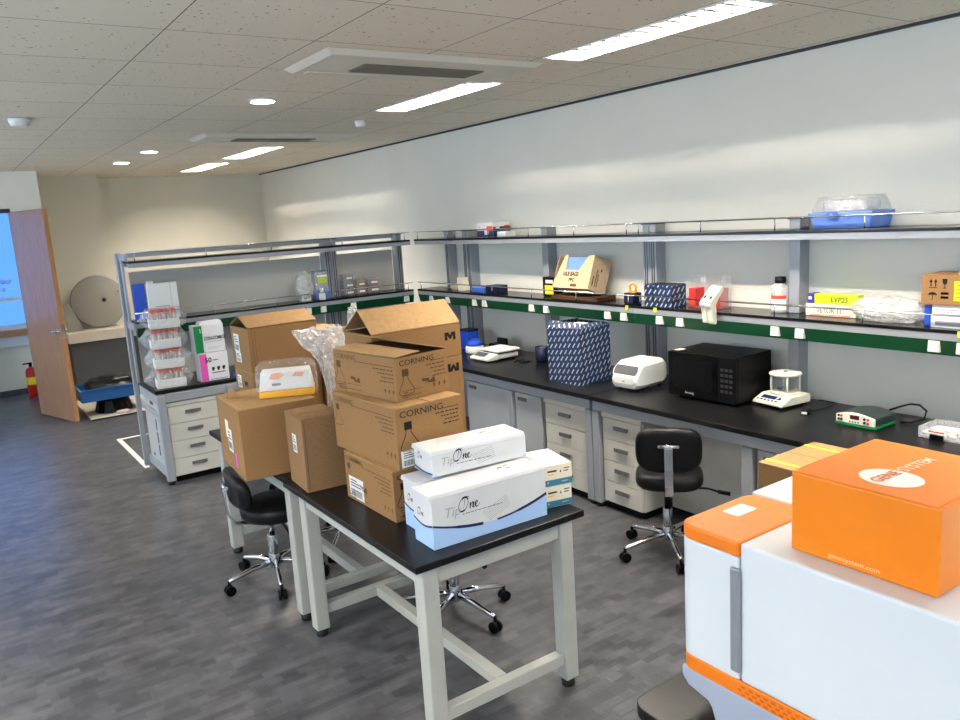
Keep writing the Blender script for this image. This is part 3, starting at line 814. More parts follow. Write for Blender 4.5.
c = carton('cardboard_carton', 'tall plain brown carton with a black M mark under the open M carton', 1.46, 3.00, .70, 0, .482, .27, .475, group='M marked cartons')
emblem(c, front_face(), .432, .425, .060, True)
c = carton('cardboard_carton', 'brown carton with a black M mark and a tented open lid behind the flask cartons', 1.490, 3.00, 1.178, 0, .452, .27, .150, group='M marked cartons', top=False)
emblem(c, front_face(), .395, .093, .058)
BX(.006, .006, .147, .446, .264, .1475).build('inside_shade', M['inside'], c)  # body is closed; the shade under the tented lid is this dark sheet
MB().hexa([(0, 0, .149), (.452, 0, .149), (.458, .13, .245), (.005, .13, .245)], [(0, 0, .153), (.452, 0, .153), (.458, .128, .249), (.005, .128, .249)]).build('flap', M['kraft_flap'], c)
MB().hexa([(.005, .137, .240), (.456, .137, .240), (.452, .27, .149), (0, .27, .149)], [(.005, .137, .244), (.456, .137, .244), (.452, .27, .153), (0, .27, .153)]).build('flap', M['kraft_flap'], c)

# upright carton at the left corner of the near table
c = carton('cardboard_carton', 'upright plain brown carton at the far left corner of the near table', 1.152, 3.035, .70, -4.1, .175, .225, .318, 'kraft_dark', seam='h', group='plain brown cartons')
sticker(c, left_face(.225, .31), .085, .155, .14, .235)
mb = MB(); F = front_face(); F.line(mb, [(.012, .01), (.012, .30)], .0022); mb.build('crease', M['ink_soft'], c)
# big carton overhanging the far table
c = carton('cardboard_carton', 'large plain brown carton overhanging the left edge of the far table', 1.007, 3.385, .70, -3.9, .352, .43, .327, 'kraft', seam='h', group='plain brown cartons')
sticker(c, left_face(.43, .327), .17, .09, .25, .20); sticker(c, left_face(.43, .327), .14, .15, .20, .235, 'cream', False); sticker(c, left_face(.43, .327), .275, .03, .31, .10, 'pack_pink', False)
MB().prism([(.02, .30, .327), (.075, .28, .327), (.045, .285, .385)], (.002, .003, 0)).build('torn_flap', M['kraft_flap'], c)
# carton pair further back
c = carton('cardboard_carton', 'brown carton standing under the open carton at the back of the far table', 1.311, 4.075, .70, 1.3, .39, .27, .349, 'kraft', group='plain brown cartons')
emblem(c, left_face(.27, .349), .16, .28, .05); sticker(c, left_face(.27, .349), .03, .25, .09, .32)
mb = MB(); MB().box(0, 0, 0, .001, .001, .001)
c = carton('cardboard_carton', 'open plain brown carton with a raised lid at the back of the far table', 1.311, 4.073, 1.05, 1.3, .389, .272, .243, 'kraft', top=False, group='plain brown cartons')
sticker(c, left_face(.272, .24), .04, .10, .12, .20)
sticker(c, left_face(.272, .24), .05, .045, .13, .10)
BX(.006, .006, .240, .383, .266, .2405).build('inside_shade', M['inside'], c)  # inner shade as a dark sheet below the raised flaps
MB().hexa([(0, 0, .243), (.389, 0, .243), (.389, .134, .296), (.0, .134, .296)], [(0, 0, .246), (.389, 0, .246), (.389, .133, .299), (0, .133, .299)]).build('flap', M['kraft_flap'], c)
MB().hexa([(0, .139, .293), (.389, .139, .293), (.389, .272, .243), (0, .272, .243)], [(0, .139, .296), (.389, .139, .296), (.389, .272, .246), (0, .272, .246)]).build('flap', M['kraft_flap'], c)
mb = MB(); F = front_face(); F.line(mb, [(.02, .0), (.02, .24)], .002); F.line(mb, [(.035, .0), (.035, .24)], .0015); mb.build('crease', M['ink_soft'], c)
c = carton('cardboard_carton', 'brown carton behind the crumpled clear bag, beside the open carton', 1.715, 4.02, .70, 0, .13, .30, .535, 'kraft', group='plain brown cartons')

# tan carton with yellow tape between the instrument and the bench
c = carton('cardboard_carton', 'tall tan carton with two yellow tape strips behind the white and orange instrument', 2.70, 1.60, 0, 0, .40, .36, .72, 'kraft', seam='v')
for x in (.045, .32):
    BX(x, -.001, .7205, x+.018, .361, .7212).build('tape_strip', M['tape_yellow'], c)

# ------------------------------------------------------------------ white gabled cartons
def script_one(F, mb, u, v, s, mi=0):
    """handwritten One: s = cap height"""
    sh = .28
    o = arc(u+.42*s, v+.45*s, .40*s, .52*s, 60, 420, 26, sh)
    F.line(mb, o, [(.13 if 0.15 < ((i/26+.12) % .5)/.5 < .62 else .05)*s for i in range(27)], mi)
    F.line(mb, [(u+.30*s, v+.86*s), (u+.55*s, v+1.03*s), (u+.85*s, v+.98*s), (u+1.0*s, v+.82*s)], [.02*s, .05*s, .05*s, .02*s], mi)
    F.line(mb, [(u+.30*s, v+.70*s), (u+.42*s, v+.88*s), (u+.58*s, v+.84*s), (u+.52*s, v+.5*s), (u+.40*s, v+.15*s)], [.02*s, .04*s, .05*s, .04*s, .02*s], mi)
    n = [(u+.98*s, v+.40*s), (u+1.06*s, v+.48*s), (u+1.02*s, v+.22*s), (u+.95*s, v), (u+1.08*s, v+.28*s), (u+1.27*s, v+.48*s), (u+1.31*s, v+.38*s), (u+1.23*s, v+.08*s), (u+1.29*s, v), (u+1.42*s, v+.12*s)]
    F.line(mb, n, [.04*s, .08*s, .14*s, .11*s, .05*s, .08*s, .14*s, .13*s, .08*s, .04*s], mi)
    e = [(u+1.42*s, v+.12*s), (u+1.60*s, v+.28*s), (u+1.68*s, v+.42*s), (u+1.60*s, v+.50*s), (u+1.48*s, v+.36*s), (u+1.46*s, v+.12*s), (u+1.56*s, v+.0*s), (u+1.72*s, v+.06*s), (u+1.86*s, v+.22*s)]
    F.line(mb, e, [.04*s, .05*s, .08*s, .07*s, .12*s, .13*s, .09*s, .05*s, .03*s], mi)
def one_carton(label, x, y, z, yaw, w, d, h, dip, edge, s_, tu, tv):
    """white carton with a lid that rises a little towards the back; dip/edge: height of the swoosh in the middle / at the corners"""
    t = thing('tip_carton', label, 'carton', (x, y, z+.001), R(yaw), 'white gabled tip cartons')
    hb = h-.016
    BX(0, 0, 0, w, d, hb).build('body', M['white_card'], t, .002)
    l = MB(); l.hexa([(-.009, -.0008, hb+.0005), (w, -.0008, hb+.0005), (w, d+.001, hb+.0005), (-.009, d+.001, hb+.0005)], [(-.009, .004, h), (w-.004, .004, h), (w-.006, d*.95, h+.003), (-.009, d*.95, h+.003)])
    l.build('lid', M['white_card'], t, .0025, 3)
    F, G = Face((0, 0, 0), (1, 0, 0), (0, 0, 1)), Face((0, d, 0), (0, -1, 0), (0, 0, 1))
    n = 24
    def cv(i):
        return h*(dip+(edge-dip)*abs(2*i/n-1)**1.9)
    def cg(i):
        q = i/8; return h*(edge+.02*(1-q)-.07*math.sin(PI*q))
    mb = MB()
    for i in range(n):
        if max(cv(i), cv(i+1)) > .003:
            F.poly(mb, [(w*i/n, .001), (w*(i+1)/n, .001), (w*(i+1)/n, max(.001, cv(i+1))), (w*i/n, max(.001, cv(i)))])
    for i in range(8):
        G.poly(mb, [(d*i/8, .001), (d*(i+1)/8, .001), (d*(i+1)/8, cg(i+1)), (d*i/8, cg(i))])
    mb.build('blue_print', M['pale_blue'], t)
    mb = MB()
    def run(a, b_):
        pts = [(w*i/n, cv(i)) for i in range(a, b_+1) if cv(i) > .0066]
        if len(pts) > 1:
            F.line(mb, pts, [.0105 if 4 < i < n-2 else .007 for i in range(len(pts))], 0, 1.6)
    run(0, int(n*.45)); run(int(n*.56), n)
    G.line(mb, [(d*i/8, cg(i)) for i in range(9)], .007, 0, 1.6); mb.build('navy_swoosh', M['navy'], t)
    mb = MB(); script_one(F, mb, tu, tv, s_); script_one(G, mb, d*.22, h*.55, s_*.55); mb.build('lettering', M['ink'], t)
    lettering(t, 'Tip', s_*1.05, F.p(tu-s_*1.35, tv-.22*s_), F.U, F.V, mat('light grey print', (172, 172, 176), .6), shear=.25, sx=1.05)
    mb = MB(); textlines(F, mb, tu+.3*s_, tv-.30*s_, 1, s_*3.6, .01, .0022, right=False); mb.build('lettering', M['ink'], t)
    mb = MB()
    for i in range(7):
        F.line(mb, [(w*.47-i*.004, h*(max(dip, .12)+.02)+i*.006), (w*.66-i*.002, h*(max(dip, .12)+.20)+i*.007)], .0013)
    T = Face((w*.78, d*.74, h+.0035), (-1, 0, 0), (0, -1, 0), .001)
    for i in range(6):
        T.line(mb, [(.08+i*.004, .0+i*.008), (.22+i*.006, -.02+i*.010)], .0013)
    mb.build('tip_drawing', M['ink_grey'], t)
    mb = MB(); script_one(T, mb, .0, .01, d*.24); mb.build('lettering', M['ink'], t)
    return t
one_carton('front white gabled tip carton with a navy swoosh at the near edge of the table', 1.245, 2.173, .70, -1.8, .479, .131, .192, .225, .44, .046, .105, .112)
one_carton('white gabled tip carton standing behind the front one, under the upper carton', 1.288, 2.324, .70, -2.2, .470, .125, .190, .225, .44, .046, .105, .112)
one_carton('white gabled tip carton lying on top of the two lower ones', 1.338, 2.307, .9008, -5.2, .392, .150, .094, -.45, .13, .040, .085, .045)

# cream and teal glove cartons, two stacks of two
def glove_box(label, x, y, z, yaw, w=.113, d=.20, h=.083):
    t = thing('glove_box', label, 'box', (x, y, z+.001), R(yaw), 'cream and teal boxes')
    BX(0, 0, 0, w, d, h).build('body', M['cream'], t, .002)
    F, G = Face((0, 0, 0), (1, 0, 0), (0, 0, 1)), Face((0, d, 0), (0, -1, 0), (0, 0, 1))
    mb = MB(); F.rect(mb, 0, .002, w, .026); G.rect(mb, 0, .002, d, .026); mb.build('teal_band', M['teal'], t)
    mb = MB(); F.rect(mb, .012, .055, .05, .062, 0); F.rect(mb, .012, .044, .038, .048, 1); F.rect(mb, .08, .052, .10, .056, 0); F.rect(mb, .08, .062, .104, .066, 0); F.poly(mb, [(.062, .05), (.070, .05), (.066, .062)], 0); F.rect(mb, .01, .012, .016, .02, 2); F.rect(mb, .07, .012, .098, .017, 2)
    G.rect(mb, d-.03, .04, d-.008, .062, 3); mb.build('lettering', [M['ink_soft'], M['amber'], M['paper'], M['red_cap']], t)
    return t
glove_box('lower cream and teal box at the near right corner of the near table', 1.757, 2.205, .70, -12); glove_box('upper cream and teal box on the stack at the near right table corner', 1.757, 2.203, .784, -13, .115)

# tip bag pack and the crumpled clear bag
p = thing('pipette_tip_pack', 'plastic wrapped white tip pack with a yellow base on the overhanging carton', 'pack', (1.150, 3.515, 1.029), R(-24))
MB().hexa([(.0, 0, .001), (.25, 0, .001), (.25, .16, .001), (0, .16, .001)], [(0.0, .0, .034), (.25, .0, .034), (.25, .16, .034), (0.0, .16, .034)]).build('base', M['amber'], p, .006)
MB().hexa([(.002, .002, .035), (.248, .002, .035), (.248, .158, .035), (.002, .158, .035)], [(.012, .03, .118), (.236, .03, .118), (.236, .14, .118), (.012, .14, .118)]).build('box', M['paper'], p, .006)
mb = MB(); F = Face((0.002, .002, .035), (1, 0, 0), (0, .028, .083), .0045)
F.rect(mb, .06, .022, .10, .034, 0); F.poly(mb, [(.05, .055), (.09, .05), (.12, .07), (.10, .082), (.06, .08)], 1); F.poly(mb, [(.15, .06), (.20, .055), (.21, .075), (.17, .08)], 1); mb.build('lettering', [M['ink_grey'], mat('pale orange red print', (238, 176, 150), .5)], p)
rnd = random.Random(3)
def crumpled(name, mat_, center, size, parent=None, amp=.25, seed=1, sub=4, power=2.6, freq=3.5, flat=True, zmin=None):
    import bmesh
    bm = bmesh.new(); bmesh.ops.create_icosphere(bm, subdivisions=sub, radius=1)
    for v in bm.verts:
        n = v.co.normalized()
        k = (abs(n.x)**power+abs(n.y)**power+abs(n.z)**power)**(-1/power)
        d = noise.noise(n*freq+Vector((seed*7.1, seed*3.3, 0)))*amp + noise.noise(n*freq*2.7+Vector((0, seed*5.7, seed)))*amp*.5 + abs(noise.noise(n*freq*5.2+Vector((seed, 0, seed*2.1))))*amp*.35
        p_ = n*k*(1+d)
        v.co = Vector((p_.x*size[0]/2, p_.y*size[1]/2, p_.z*size[2]/2)) + Vector(center)
        if zmin is not None and v.co.z < zmin:
            v.co.z = zmin + (zmin-v.co.z)*.0
    me = bpy.data.meshes.new(name); bm.to_mesh(me); bm.free()
    me.materials.append(mat_)
    for q in me.polygons:
        q.use_smooth = not flat
    o = bpy.data.objects.new(name, me); col.objects.link(o)
    if parent:
        o.parent = parent
    return o
crumpled('wrapping', M['film_thin'], (.127, .085, .073), (.275, .20, .17), p, .06, 5, 4, 6, 4, zmin=.0005)
# loose clear bag: a wide crumpled sheet bag standing between the open carton and the flask cartons
def bag_sheet(label, pts, rows=26, cols=16, seed=2, m='film_thick', parent=None):
    """pts: list of (x, y, z, half width, direction) stations from bottom to top"""
    g = MB(); vs = []
    n = cols
    for k in range(rows+1):
        q = k/rows*(len(pts)-1); i = min(int(q), len(pts)-2); f = q-i
        a, b = pts[i], pts[i+1]
        c = [a[j]*(1-f)+b[j]*f for j in range(5)]
        for j in range(2*n):
            ang = 2*PI*j/(2*n); cx, cy = math.cos(ang), math.sin(ang)
            wv = noise.noise(Vector((j*.55, k*.33, seed)))*.030 + noise.noise(Vector((j*1.3, k*.9, seed+9)))*.018
            ux = c[3]*cx; uy = c[4]*cy*(1+.3*math.sin(k*.7))
            vs.append((c[0]+ux+wv*.6, c[1]+uy+wv, c[2]+noise.noise(Vector((j*.8, k*.5, seed+3)))*.022))
    w_ = 2*n
    g.add(vs, [(k*w_+j, k*w_+(j+1) % w_, (k+1)*w_+(j+1) % w_, (k+1)*w_+j) for k in range(rows) for j in range(w_)], 0, False)
    return g.build(label, M[m], parent)
pb = thing('plastic_bag', 'crumpled clear plastic bag with a twisted tail between the brown cartons', 'plastic bag', (0, 0, 0))
bag_sheet('body', [(1.54, 3.50, .735, .04, .06), (1.545, 3.54, .92, .05, .06), (1.565, 3.58, 1.04, .050, .06), (1.56, 3.60, 1.16, .075, .06), (1.53, 3.62, 1.25, .12, .05), (1.51, 3.63, 1.31, .13, .022)], parent=pb)
bag_sheet('tail', [(1.65, 3.50, .735, .03, .05), (1.66, 3.50, 1.1, .05, .05), (1.67, 3.52, 1.22, .075, .04), (1.68, 3.53, 1.31, .05, .03), (1.665, 3.54, 1.40, .02, .014)], 24, 9, 8, parent=pb)

# ------------------------------------------------------------------ chairs
def chair(label, hub, phase, facing, kind, seat_z=.455, r_=.25, back=True, seat_off=(0, 0), bx=-.235, bh=.285, bc=.215, bar=.225, sw=.41):
    """hub = (x, y); facing = world direction the sitter looks (degrees)"""
    t = thing('swivel_chair', label, 'chair', (hub[0], hub[1], 0), 0, 'black swivel chairs')
    fx, fy = math.cos(R(facing)), math.sin(R(facing))
    sx, sy = seat_off
    for i in range(5):
        a = R(phase+72*i); c, s = math.cos(a), math.sin(a)
        m = MB(); m.tube([(c*.03, s*.03, .105), (c*.12, s*.12, .098), (c*(r_-.02), s*(r_-.02), .078), (c*r_, s*r_, .072)], [.017, .015, .012, .010], 8)
        leg = m.build('leg', M['chrome'], t)
        ax = Vector((-s, c, 0)); p = Vector((c*r_, s*r_, 0))
        m = MB()
        for q in (-1, 1):
            m.cyl(p+ax*(q*.012-.008)+Vector((0, 0, .026)), p+ax*(q*.012+.008)+Vector((0, 0, .026)), .0255, 18)
        m.cyl(p+Vector((0, 0, .026))-ax*.006, p+Vector((0, 0, .026))+ax*.006, .012, 10); m.cyl(p+Vector((0, 0, .035)), p+Vector((0, 0, .075)), .008, 10)
        m.build('caster', M['black_plastic'], leg)
    m = MB().cyl((0, 0, .075), (0, 0, .15), .028, 20); m.cyl((0, 0, .15), (0, 0, .25), .024, 20); m.build('hub', M['chrome'], t, .002)
    MB().cyl((0, 0, .25), (0, 0, seat_z-.075), .016, 16).build('gas_lift', M['chrome' if kind == 'round' else 'black_plastic'], t)
    MB().box(-.07+sx, -.07+sy, seat_z-.085, .07+sx, .07+sy, seat_z-.062).build('seat_plate', M['black_plastic'], t, .004)
    m = MB()
    rot = Matrix.Rotation(R(facing), 3, 'Z')
    if kind == 'round':
        m.lathe([(.0, -.06), (.14, -.06), (.166, -.052), (.178, -.035), (.182, -.01), (.178, .008), (.165, .02), (.135, .027), (.0, .03)], (sx, sy, seat_z), 40)
    else:
        m.pad(sw, sw+.02, .085, 3.2, .038, 44, lambda p: rot @ (p+Vector((0, 0, 0)))+Vector((sx, sy, seat_z-.02)))
    m.build('seat', M['vinyl'], t)
    # lever under the seat
    m = MB(); q = rot @ Vector((.0, -.24, 0)); m.tube([(sx, sy, seat_z-.075), (sx+q.x*.8, sy+q.y*.8, seat_z-.085), (sx+q.x, sy+q.y, seat_z-.10)], .006, 8)
    q2 = rot @ Vector((.0, -.30, 0)); m.tube([(sx+q.x, sy+q.y, seat_z-.10), (sx+q2.x, sy+q2.y, seat_z-.112)], .011, 10); m.build('lever', M['black_plastic'], t)
    if back:
        def place(p):
            # p.x across, p.y up, p.z thickness; bend round the sitter
            v = Vector((bx+p.z+ .9*p.x*p.x - .10*(p.y), p.x, seat_z+bc+p.y))
            v = rot @ v
            return v+Vector((sx, sy, 0))
        m = MB(); m.pad(min(sw, .36) if bh < .2 else sw, bh, .062, 3.4, .028, 44, place); m.build('backrest', M['vinyl'], t)
        pts = [(-.02, 0, seat_z-.070), (bx+.065, 0, seat_z-.075), (bx-.01, 0, seat_z-.055), (bx-.04, 0, seat_z+.0), (bx-.047, 0, seat_z+bar*.45), (bx-.05, 0, seat_z+bar)]
        m = MB(); P = [rot @ Vector(p)+Vector((sx, sy, 0)) for p in pts]
        sd = rot @ Vector((0, 1, 0))
        vs = []
        for i, p in enumerate(P):
            tt = (P[min(i+1, len(P)-1)]-P[max(i-1, 0)]).normalized(); nn = tt.cross(sd)
            ww = .020
            vs += [p-sd*ww-nn*.005, p+sd*ww-nn*.005, p+sd*ww+nn*.005, p-sd*ww+nn*.005]
        fs = [(4*i+j, 4*i+(j+1) % 4, 4*i+4+(j+1) % 4, 4*i+4+j) for i in range(len(P)-1) for j in range(4)] + [(3, 2, 1, 0), tuple(4*(len(P)-1)+j for j in range(4))]
        m.add(vs, fs)
        o = m.build('back_bar', M['chrome'], t, .002)
        q = rot @ Vector((bx-.043, 0, seat_z+bar))
        m = MB(); a = rot @ Vector((0, .05, 0))
        m.tube([(sx+q.x-a.x, sy+q.y-a.y, q.z+.006), (sx+q.x+a.x, sy+q.y+a.y, q.z+.006)], .011, 8); m.build('back_bracket', M['chrome'], o)
    return t
chair('black swivel chair standing in front of the ivory drawers by the microwave bench', (2.95, 2.69), 164, 42, 'square', .445, seat_off=(0, -.015), r_=.255, sw=.32, bh=.235, bc=.175, bar=.20, bx=-.19)
chair('black round seated stool with a backrest beside the far table, left of the cartons', (1.236, 3.827), -104, -6, 'round', .43, seat_off=(.02, -.06), bx=-.20, bh=.17, bc=.125, bar=.14)
chair('chrome based swivel chair pushed under the right side of the near table', (1.745, 2.885), -80, 355, 'square', .46, back=False)
chair('chrome based swivel chair under the right side of the far table', (1.705, 4.0), -58, 175, 'square', .46, back=False)
chair('swivel chair behind the cartons in front of the island bench', (1.955, 5.10), 153, 90, 'square', .45, back=False)

# ------------------------------------------------------------------ white and orange instrument on its black table
TZ = .64
t = thing('instrument_table', 'black table carrying the white and orange instrument in the near right corner', 'table', (0, 0, 0), 0)
def rrect(x0, y0, x1, y1, r_, z, corners=(1, 1, 1, 1), n=6):
    pts = []
    for (cx, cy, a, on) in ((x1-r_, y1-r_, 0, corners[0]), (x0+r_, y1-r_, 90, corners[1]), (x0+r_, y0+r_, 180, corners[2]), (x1-r_, y0+r_, 270, corners[3])):
        if on:
            pts += [(cx+r_*math.cos(R(a+90*i/n)), cy+r_*math.sin(R(a+90*i/n)), z) for i in range(n+1)]
        else:
            s = {0: (x1, y1), 90: (x0, y1), 180: (x0, y0), 270: (x1, y0)}[a]; pts.append((s[0], s[1], z))
    return pts
MB().prism(rrect(1.205, .25, 1.98, 1.235, .05, TZ-.03), (0, 0, .03), smooth=False).build('tabletop', M['epoxy'], t, .003)
for x in (1.24, 1.90):
    for y in (.29, 1.15):
        BX(x, y, .0, x+.05, y+.05, TZ-.031).build('leg', M['black_plastic'], t, .003)
IX0, IX1, IY0, IY1 = 1.294, 1.86, .33, 1.152
t = thing('lab_instrument', 'large white and orange laboratory instrument under the orange carton', 'instrument', (0, 0, TZ+.001), 0)
zt = 1.094-TZ
def slab(z0, z1, x0=IX0, y0=IY0, x1=IX1, y1=IY1, r_=.035, corners=(1, 1, 0, 0)):
    return MB().prism(rrect(x0, y0, x1, y1, r_, z0, corners), (0, 0, z1-z0))
YL = .985
# grey base with an undercut at the far corner
mb = MB(); prof = [(IY0, 0), (1.055, 0), (1.065, .03), (1.075, .042), (IY1-.02, .055), (IY1-.002, .075), (IY1-.002, .10), (IY0, .10)]
mb.prism([(IX0+.004, y, z) for y, z in prof], (IX1-IX0-.004, 0, 0)); mb.build('base', M['machine_grey'], t, .005)
slab(.1005, .137).build('lower_band', M['machine_orange'], t, .003)
mb = MB(); 
for i in range(34):
    for j in range(3):
        y = .36+i*.0185; mb.box(IX0-.0006, y+(j % 2)*.009, .106+j*.009, IX0+.0005, y+.010+(j % 2)*.009, .111+j*.009)
mb.build('vent_holes', mat('vent shade', (190, 92, 14), .6), t)
slab(.1375, zt-.034, y0=YL+.002).build('side_door', M['machine_white'], t, .004)
slab(.1375, zt, y1=YL-.001, corners=(0, 0, 0, 0)).build('main_cover', M['machine_white'], t, .007, 3)
slab(zt-.0335, zt, y0=YL+.001, x1=IX0+.262).build('orange_lid', M['machine_orange'], t, .006, 3)
slab(zt-.0335, zt+.002, y0=YL+.001, x0=IX0+.266, corners=(1, 0, 0, 0)).build('rear_lid', M['machine_white'], t, .006, 3)
mb = MB().prism(rrect(IX0+.115, 1.075, IX0+.185, 1.12, .008, zt+.0002), (0, 0, .0012)); mb.build('label', M['silver_print'], t)
MB().box(IX0-.010, YL-.006, .16, IX0+.001, YL+.018, zt-.055).build('handle', mat('grey handle', (150, 154, 160), .35, .4), t, .004)
# orange carton
oc = thing('orange_carton', 'bright orange printed carton standing on the instrument', 'carton', (1.346, .613, 1.096), R(-.3))
OW, OD, OH = .305, .287, .166
BX(0, 0, 0, OW, OD, OH-.002).build('body', M['orange_card'], oc, .0035, 3)
BX(.001, .006, OH-.0018, OW-.001, OD-.001, OH).build('lid', M['orange_card'], oc, .0006)
top = Face((0, 0, OH), (1, 0, 0), (0, 1, 0))
mb = MB(); top.poly(mb, [(.086+.049*math.cos(R(a)), .133+.058*math.sin(R(a))) for a in range(0, 360, 9)], 0, 1); mb.build('white_oval', M['paper'], oc)
lettering(oc, 'GENE', .034, top.p(.046, .134, 1), (1, -.05, 0), (.05, 1, 0), M['orange_card'], sx=.92, lift=.0009, bold=.0006)
lettering(oc, 'SYSTEM', .034, top.p(.137, .1295, 1), (1, -.05, 0), (.05, 1, 0), mat('pale orange print', (252, 226, 196), .4), sx=.92, lift=.0009, bold=.0004)
mb = MB(); 
lettering(oc, 'genesystem.com', .0135, (-.0007, .205, .010), (0, -1, 0), (0, 0, 1), mat('pale print', (250, 208, 150), .4), sx=1.15, lift=.0004)

# ------------------------------------------------------------------ things on the wall bench
q = thing('dashed_carton', 'tall navy carton with white slanted dashes standing open on the wall bench', 'carton', (3.254, 3.671, ZB+.001), R(3.1))
W_, D_, H_ = .283, .291, .36
mb = MB(); mb.box(0, 0, 0, W_, .004, H_); mb.box(0, D_-.004, 0, W_, D_, H_); mb.box(0, .004, 0, .004, D_-.004, H_); mb.box(W_-.004, .004, 0, W_, D_-.004, H_); mb.box(.004, .004, 0, W_-.004, D_-.004, .004)
mb.build('body', M['dash'], q)
for a, b_ in (([(0, 0, H_), (0, D_, H_), (.035, D_, H_+.035), (.035, 0, H_+.035)], 0), ([(W_, 0, H_), (W_, D_, H_), (W_-.05, D_, H_+.022), (W_-.05, 0, H_+.022)], 0), ([(0, 0, H_), (W_, 0, H_), (W_-.02, .055, H_+.018), (.02, .055, H_+.018)], 0), ([(0, D_, H_), (W_, D_, H_), (W_-.03, D_-.05, H_+.03), (.03, D_-.05, H_+.03)], 0)):
    MB().prism(a, (0, 0, .002)).build('flap', M['dash'], q)
BX(.06, .10, .25, .20, .2, H_+.012).build('paper_insert', M['paper'], q)

p = thing('thermal_cycler', 'white rounded benchtop instrument with a slanted screen beside the microwave', 'instrument', (3.338, 3.268, ZB+.001), R(2.8))
mb = MB()
cw, ch, cl_ = .208, .172, .285
def sec(x, z0, z1, ins): 
    r_ = .022; y0, y1 = ins, cw-ins
    return [(x, y0+r_, z0), (x, y1-r_, z0), (x, y1, z0+r_), (x, y1, z1-r_), (x, y1-r_, z1), (x, y0+r_, z1), (x, y0, z1-r_), (x, y0, z0+r_)]
S = [sec(.0, .045, .085, .016), sec(.008, .018, .092, .006), sec(.055, .014, ch-.01, 0), sec(.075, .014, ch, 0), sec(cl_-.03, .014, ch+.002, 0), sec(cl_, .03, ch-.015, .01)]
vs = [v for s in S for v in s]
fs = [(k*8+i, (k+1)*8+i, (k+1)*8+(i+1) % 8, k*8+(i+1) % 8) for k in range(len(S)-1) for i in range(8)]
fs = [f[::-1] for f in fs]+[tuple(range(8)), tuple((len(S)-1)*8+i for i in range(8))[::-1]]
mb.add(vs, [f[::-1] for f in fs]); mb.build('body', M['white_plastic'], p, .006, 3)
F = Face((.008, cw, .092), (0, -1, 0), (.047, 0, .070), .0025)
mb = MB(); F.poly(mb, [(.014, .002), (cw-.014, .002), (cw-.004, .035), (cw-.016, .073), (.016, .073), (.004, .035)], 0); mb.build('bezel', M['paper'], p)
mb = MB(); F.poly(mb, [(.018, .007), (cw-.018, .007), (cw-.010, .035), (cw-.020, .068), (.020, .068), (.010, .035)], 0, 1.5); mb.build('screen', M['screen'], p)
BX(-.0012, cw/2-.012, .058, .001, cw/2+.008, .064).build('badge', M['handle'], p)
for y in (.03, cw-.03):
    MB().cyl((.05, y, 0), (.05, y, .016), .012).build('foot', M['rubber'], p); MB().cyl((.24, y, 0), (.24, y, .016), .012).build('foot', M['rubber'], p)

p = thing('microwave_oven', 'black microwave oven on the wall bench', 'microwave', (3.426, 2.628, ZB+.001), R(2.2))
BX(.02, 0, .012, .33, .457, .268).build('body', M['black_plastic'], p, .005)
d_ = BX(0, .115, .014, .0195, .455, .266).build('door', M['black_gloss'], p, .004)
BX(-.001, .155, .06, .0, .42, .225).build('door_window', M['black_plastic'], d_)
lettering(p, 'Samsung', .017, (-.0012, .305, .035), (0, -1, 0), (0, 0, 1), M['paper'], 'CENTER')
cp = BX(0, .002, .014, .0195, .113, .266).build('control_panel', M['black_plastic'], p, .003)
mb = MB()
for i in range(5):
    for j in range(3):
        mb.box(-.0015, .02+j*.028, .07+i*.03, .0, .040+j*.028, .085+i*.03)
mb.build('buttons', mat('dim buttons', (40, 40, 44), .4), cp)
for x in (.05, .29):
    for y in (.05, .40):
        MB().cyl((x, y, 0), (x, y, .012), .014).build('foot', M['rubber'], p)
BX(.03, .40, .2685, .10, .44, .2692).build('label', M['cream'], p)

p = thing('laboratory_balance', 'cream laboratory balance with a glass weighing chamber on the wall bench', 'balance', (3.530, 2.420, ZB+.001), R(-6.6))
mb = MB(); prof = [(0, .012), (0, .026), (.075, .058), (.222, .058), (.222, .012)]
mb.prism([(x, 0, z) for x, z in prof], (0, .198, 0)); mb.build('body', M['cream_plastic'], p, .006, 3)
F = Face((0, .198, .026), (0, -1, 0), (.075, 0, .032), .0015)
mb = MB(); F.rect(mb, .035, .030, .13, .060, 0, 3); F.poly(mb, [(.135, .034), (.165, .034), (.15, .06)], 0, 3)
for i in range(6):
    F.rect(mb, .02+i*.024, .012, .034+i*.024, .022, 0, 3)
mb.build('display_panel', M['display_blue'], p)
cx, cy = .142, .099
MB().lathe([(.078, .0585), (.080, .065), (.074, .070), (.0, .070)], (cx, cy, 0), 32).build('chamber_base', M['cream_plastic'], p)
mb = MB().lathe([(.070, .071), (.070, .158)], (cx, cy, 0), 32); mb.f = mb.f[:-2]; mb.mi = mb.mi[:-2]; mb.sm = mb.sm[:-2]; mb.build('glass_wall', M['acrylic'], p)
for a in (180+48, 180-42, 0-42+5, 48):
    c_, s_ = math.cos(R(a)), math.sin(R(a)); MB().cyl((cx+c_*.073, cy+s_*.073, .07), (cx+c_*.073, cy+s_*.073, .158), .0055, 10).build('pillar', M['cream_plastic'], p)
MB().lathe([(.082, .158), (.084, .165), (.080, .171), (.02, .174), (.0, .1735)], (cx, cy, 0), 36).build('lid', M['cream_plastic'], p)
MB().lathe([(.012, .175), (.012, .178), (.0, .178)], (cx, cy, 0), 16).build('lid_knob', M['handle'], p)
MB().lathe([(.042, .078), (.045, .081), (.0, .082)], (cx, cy, 0), 24).build('weighing_pan', M['chrome'], p)
for x, y in ((.03, .03), (.03, .168), (.19, .03), (.19, .168)):
    MB().cyl((x, y, 0), (x, y, .013), .011).build('foot', M['rubber'], p)

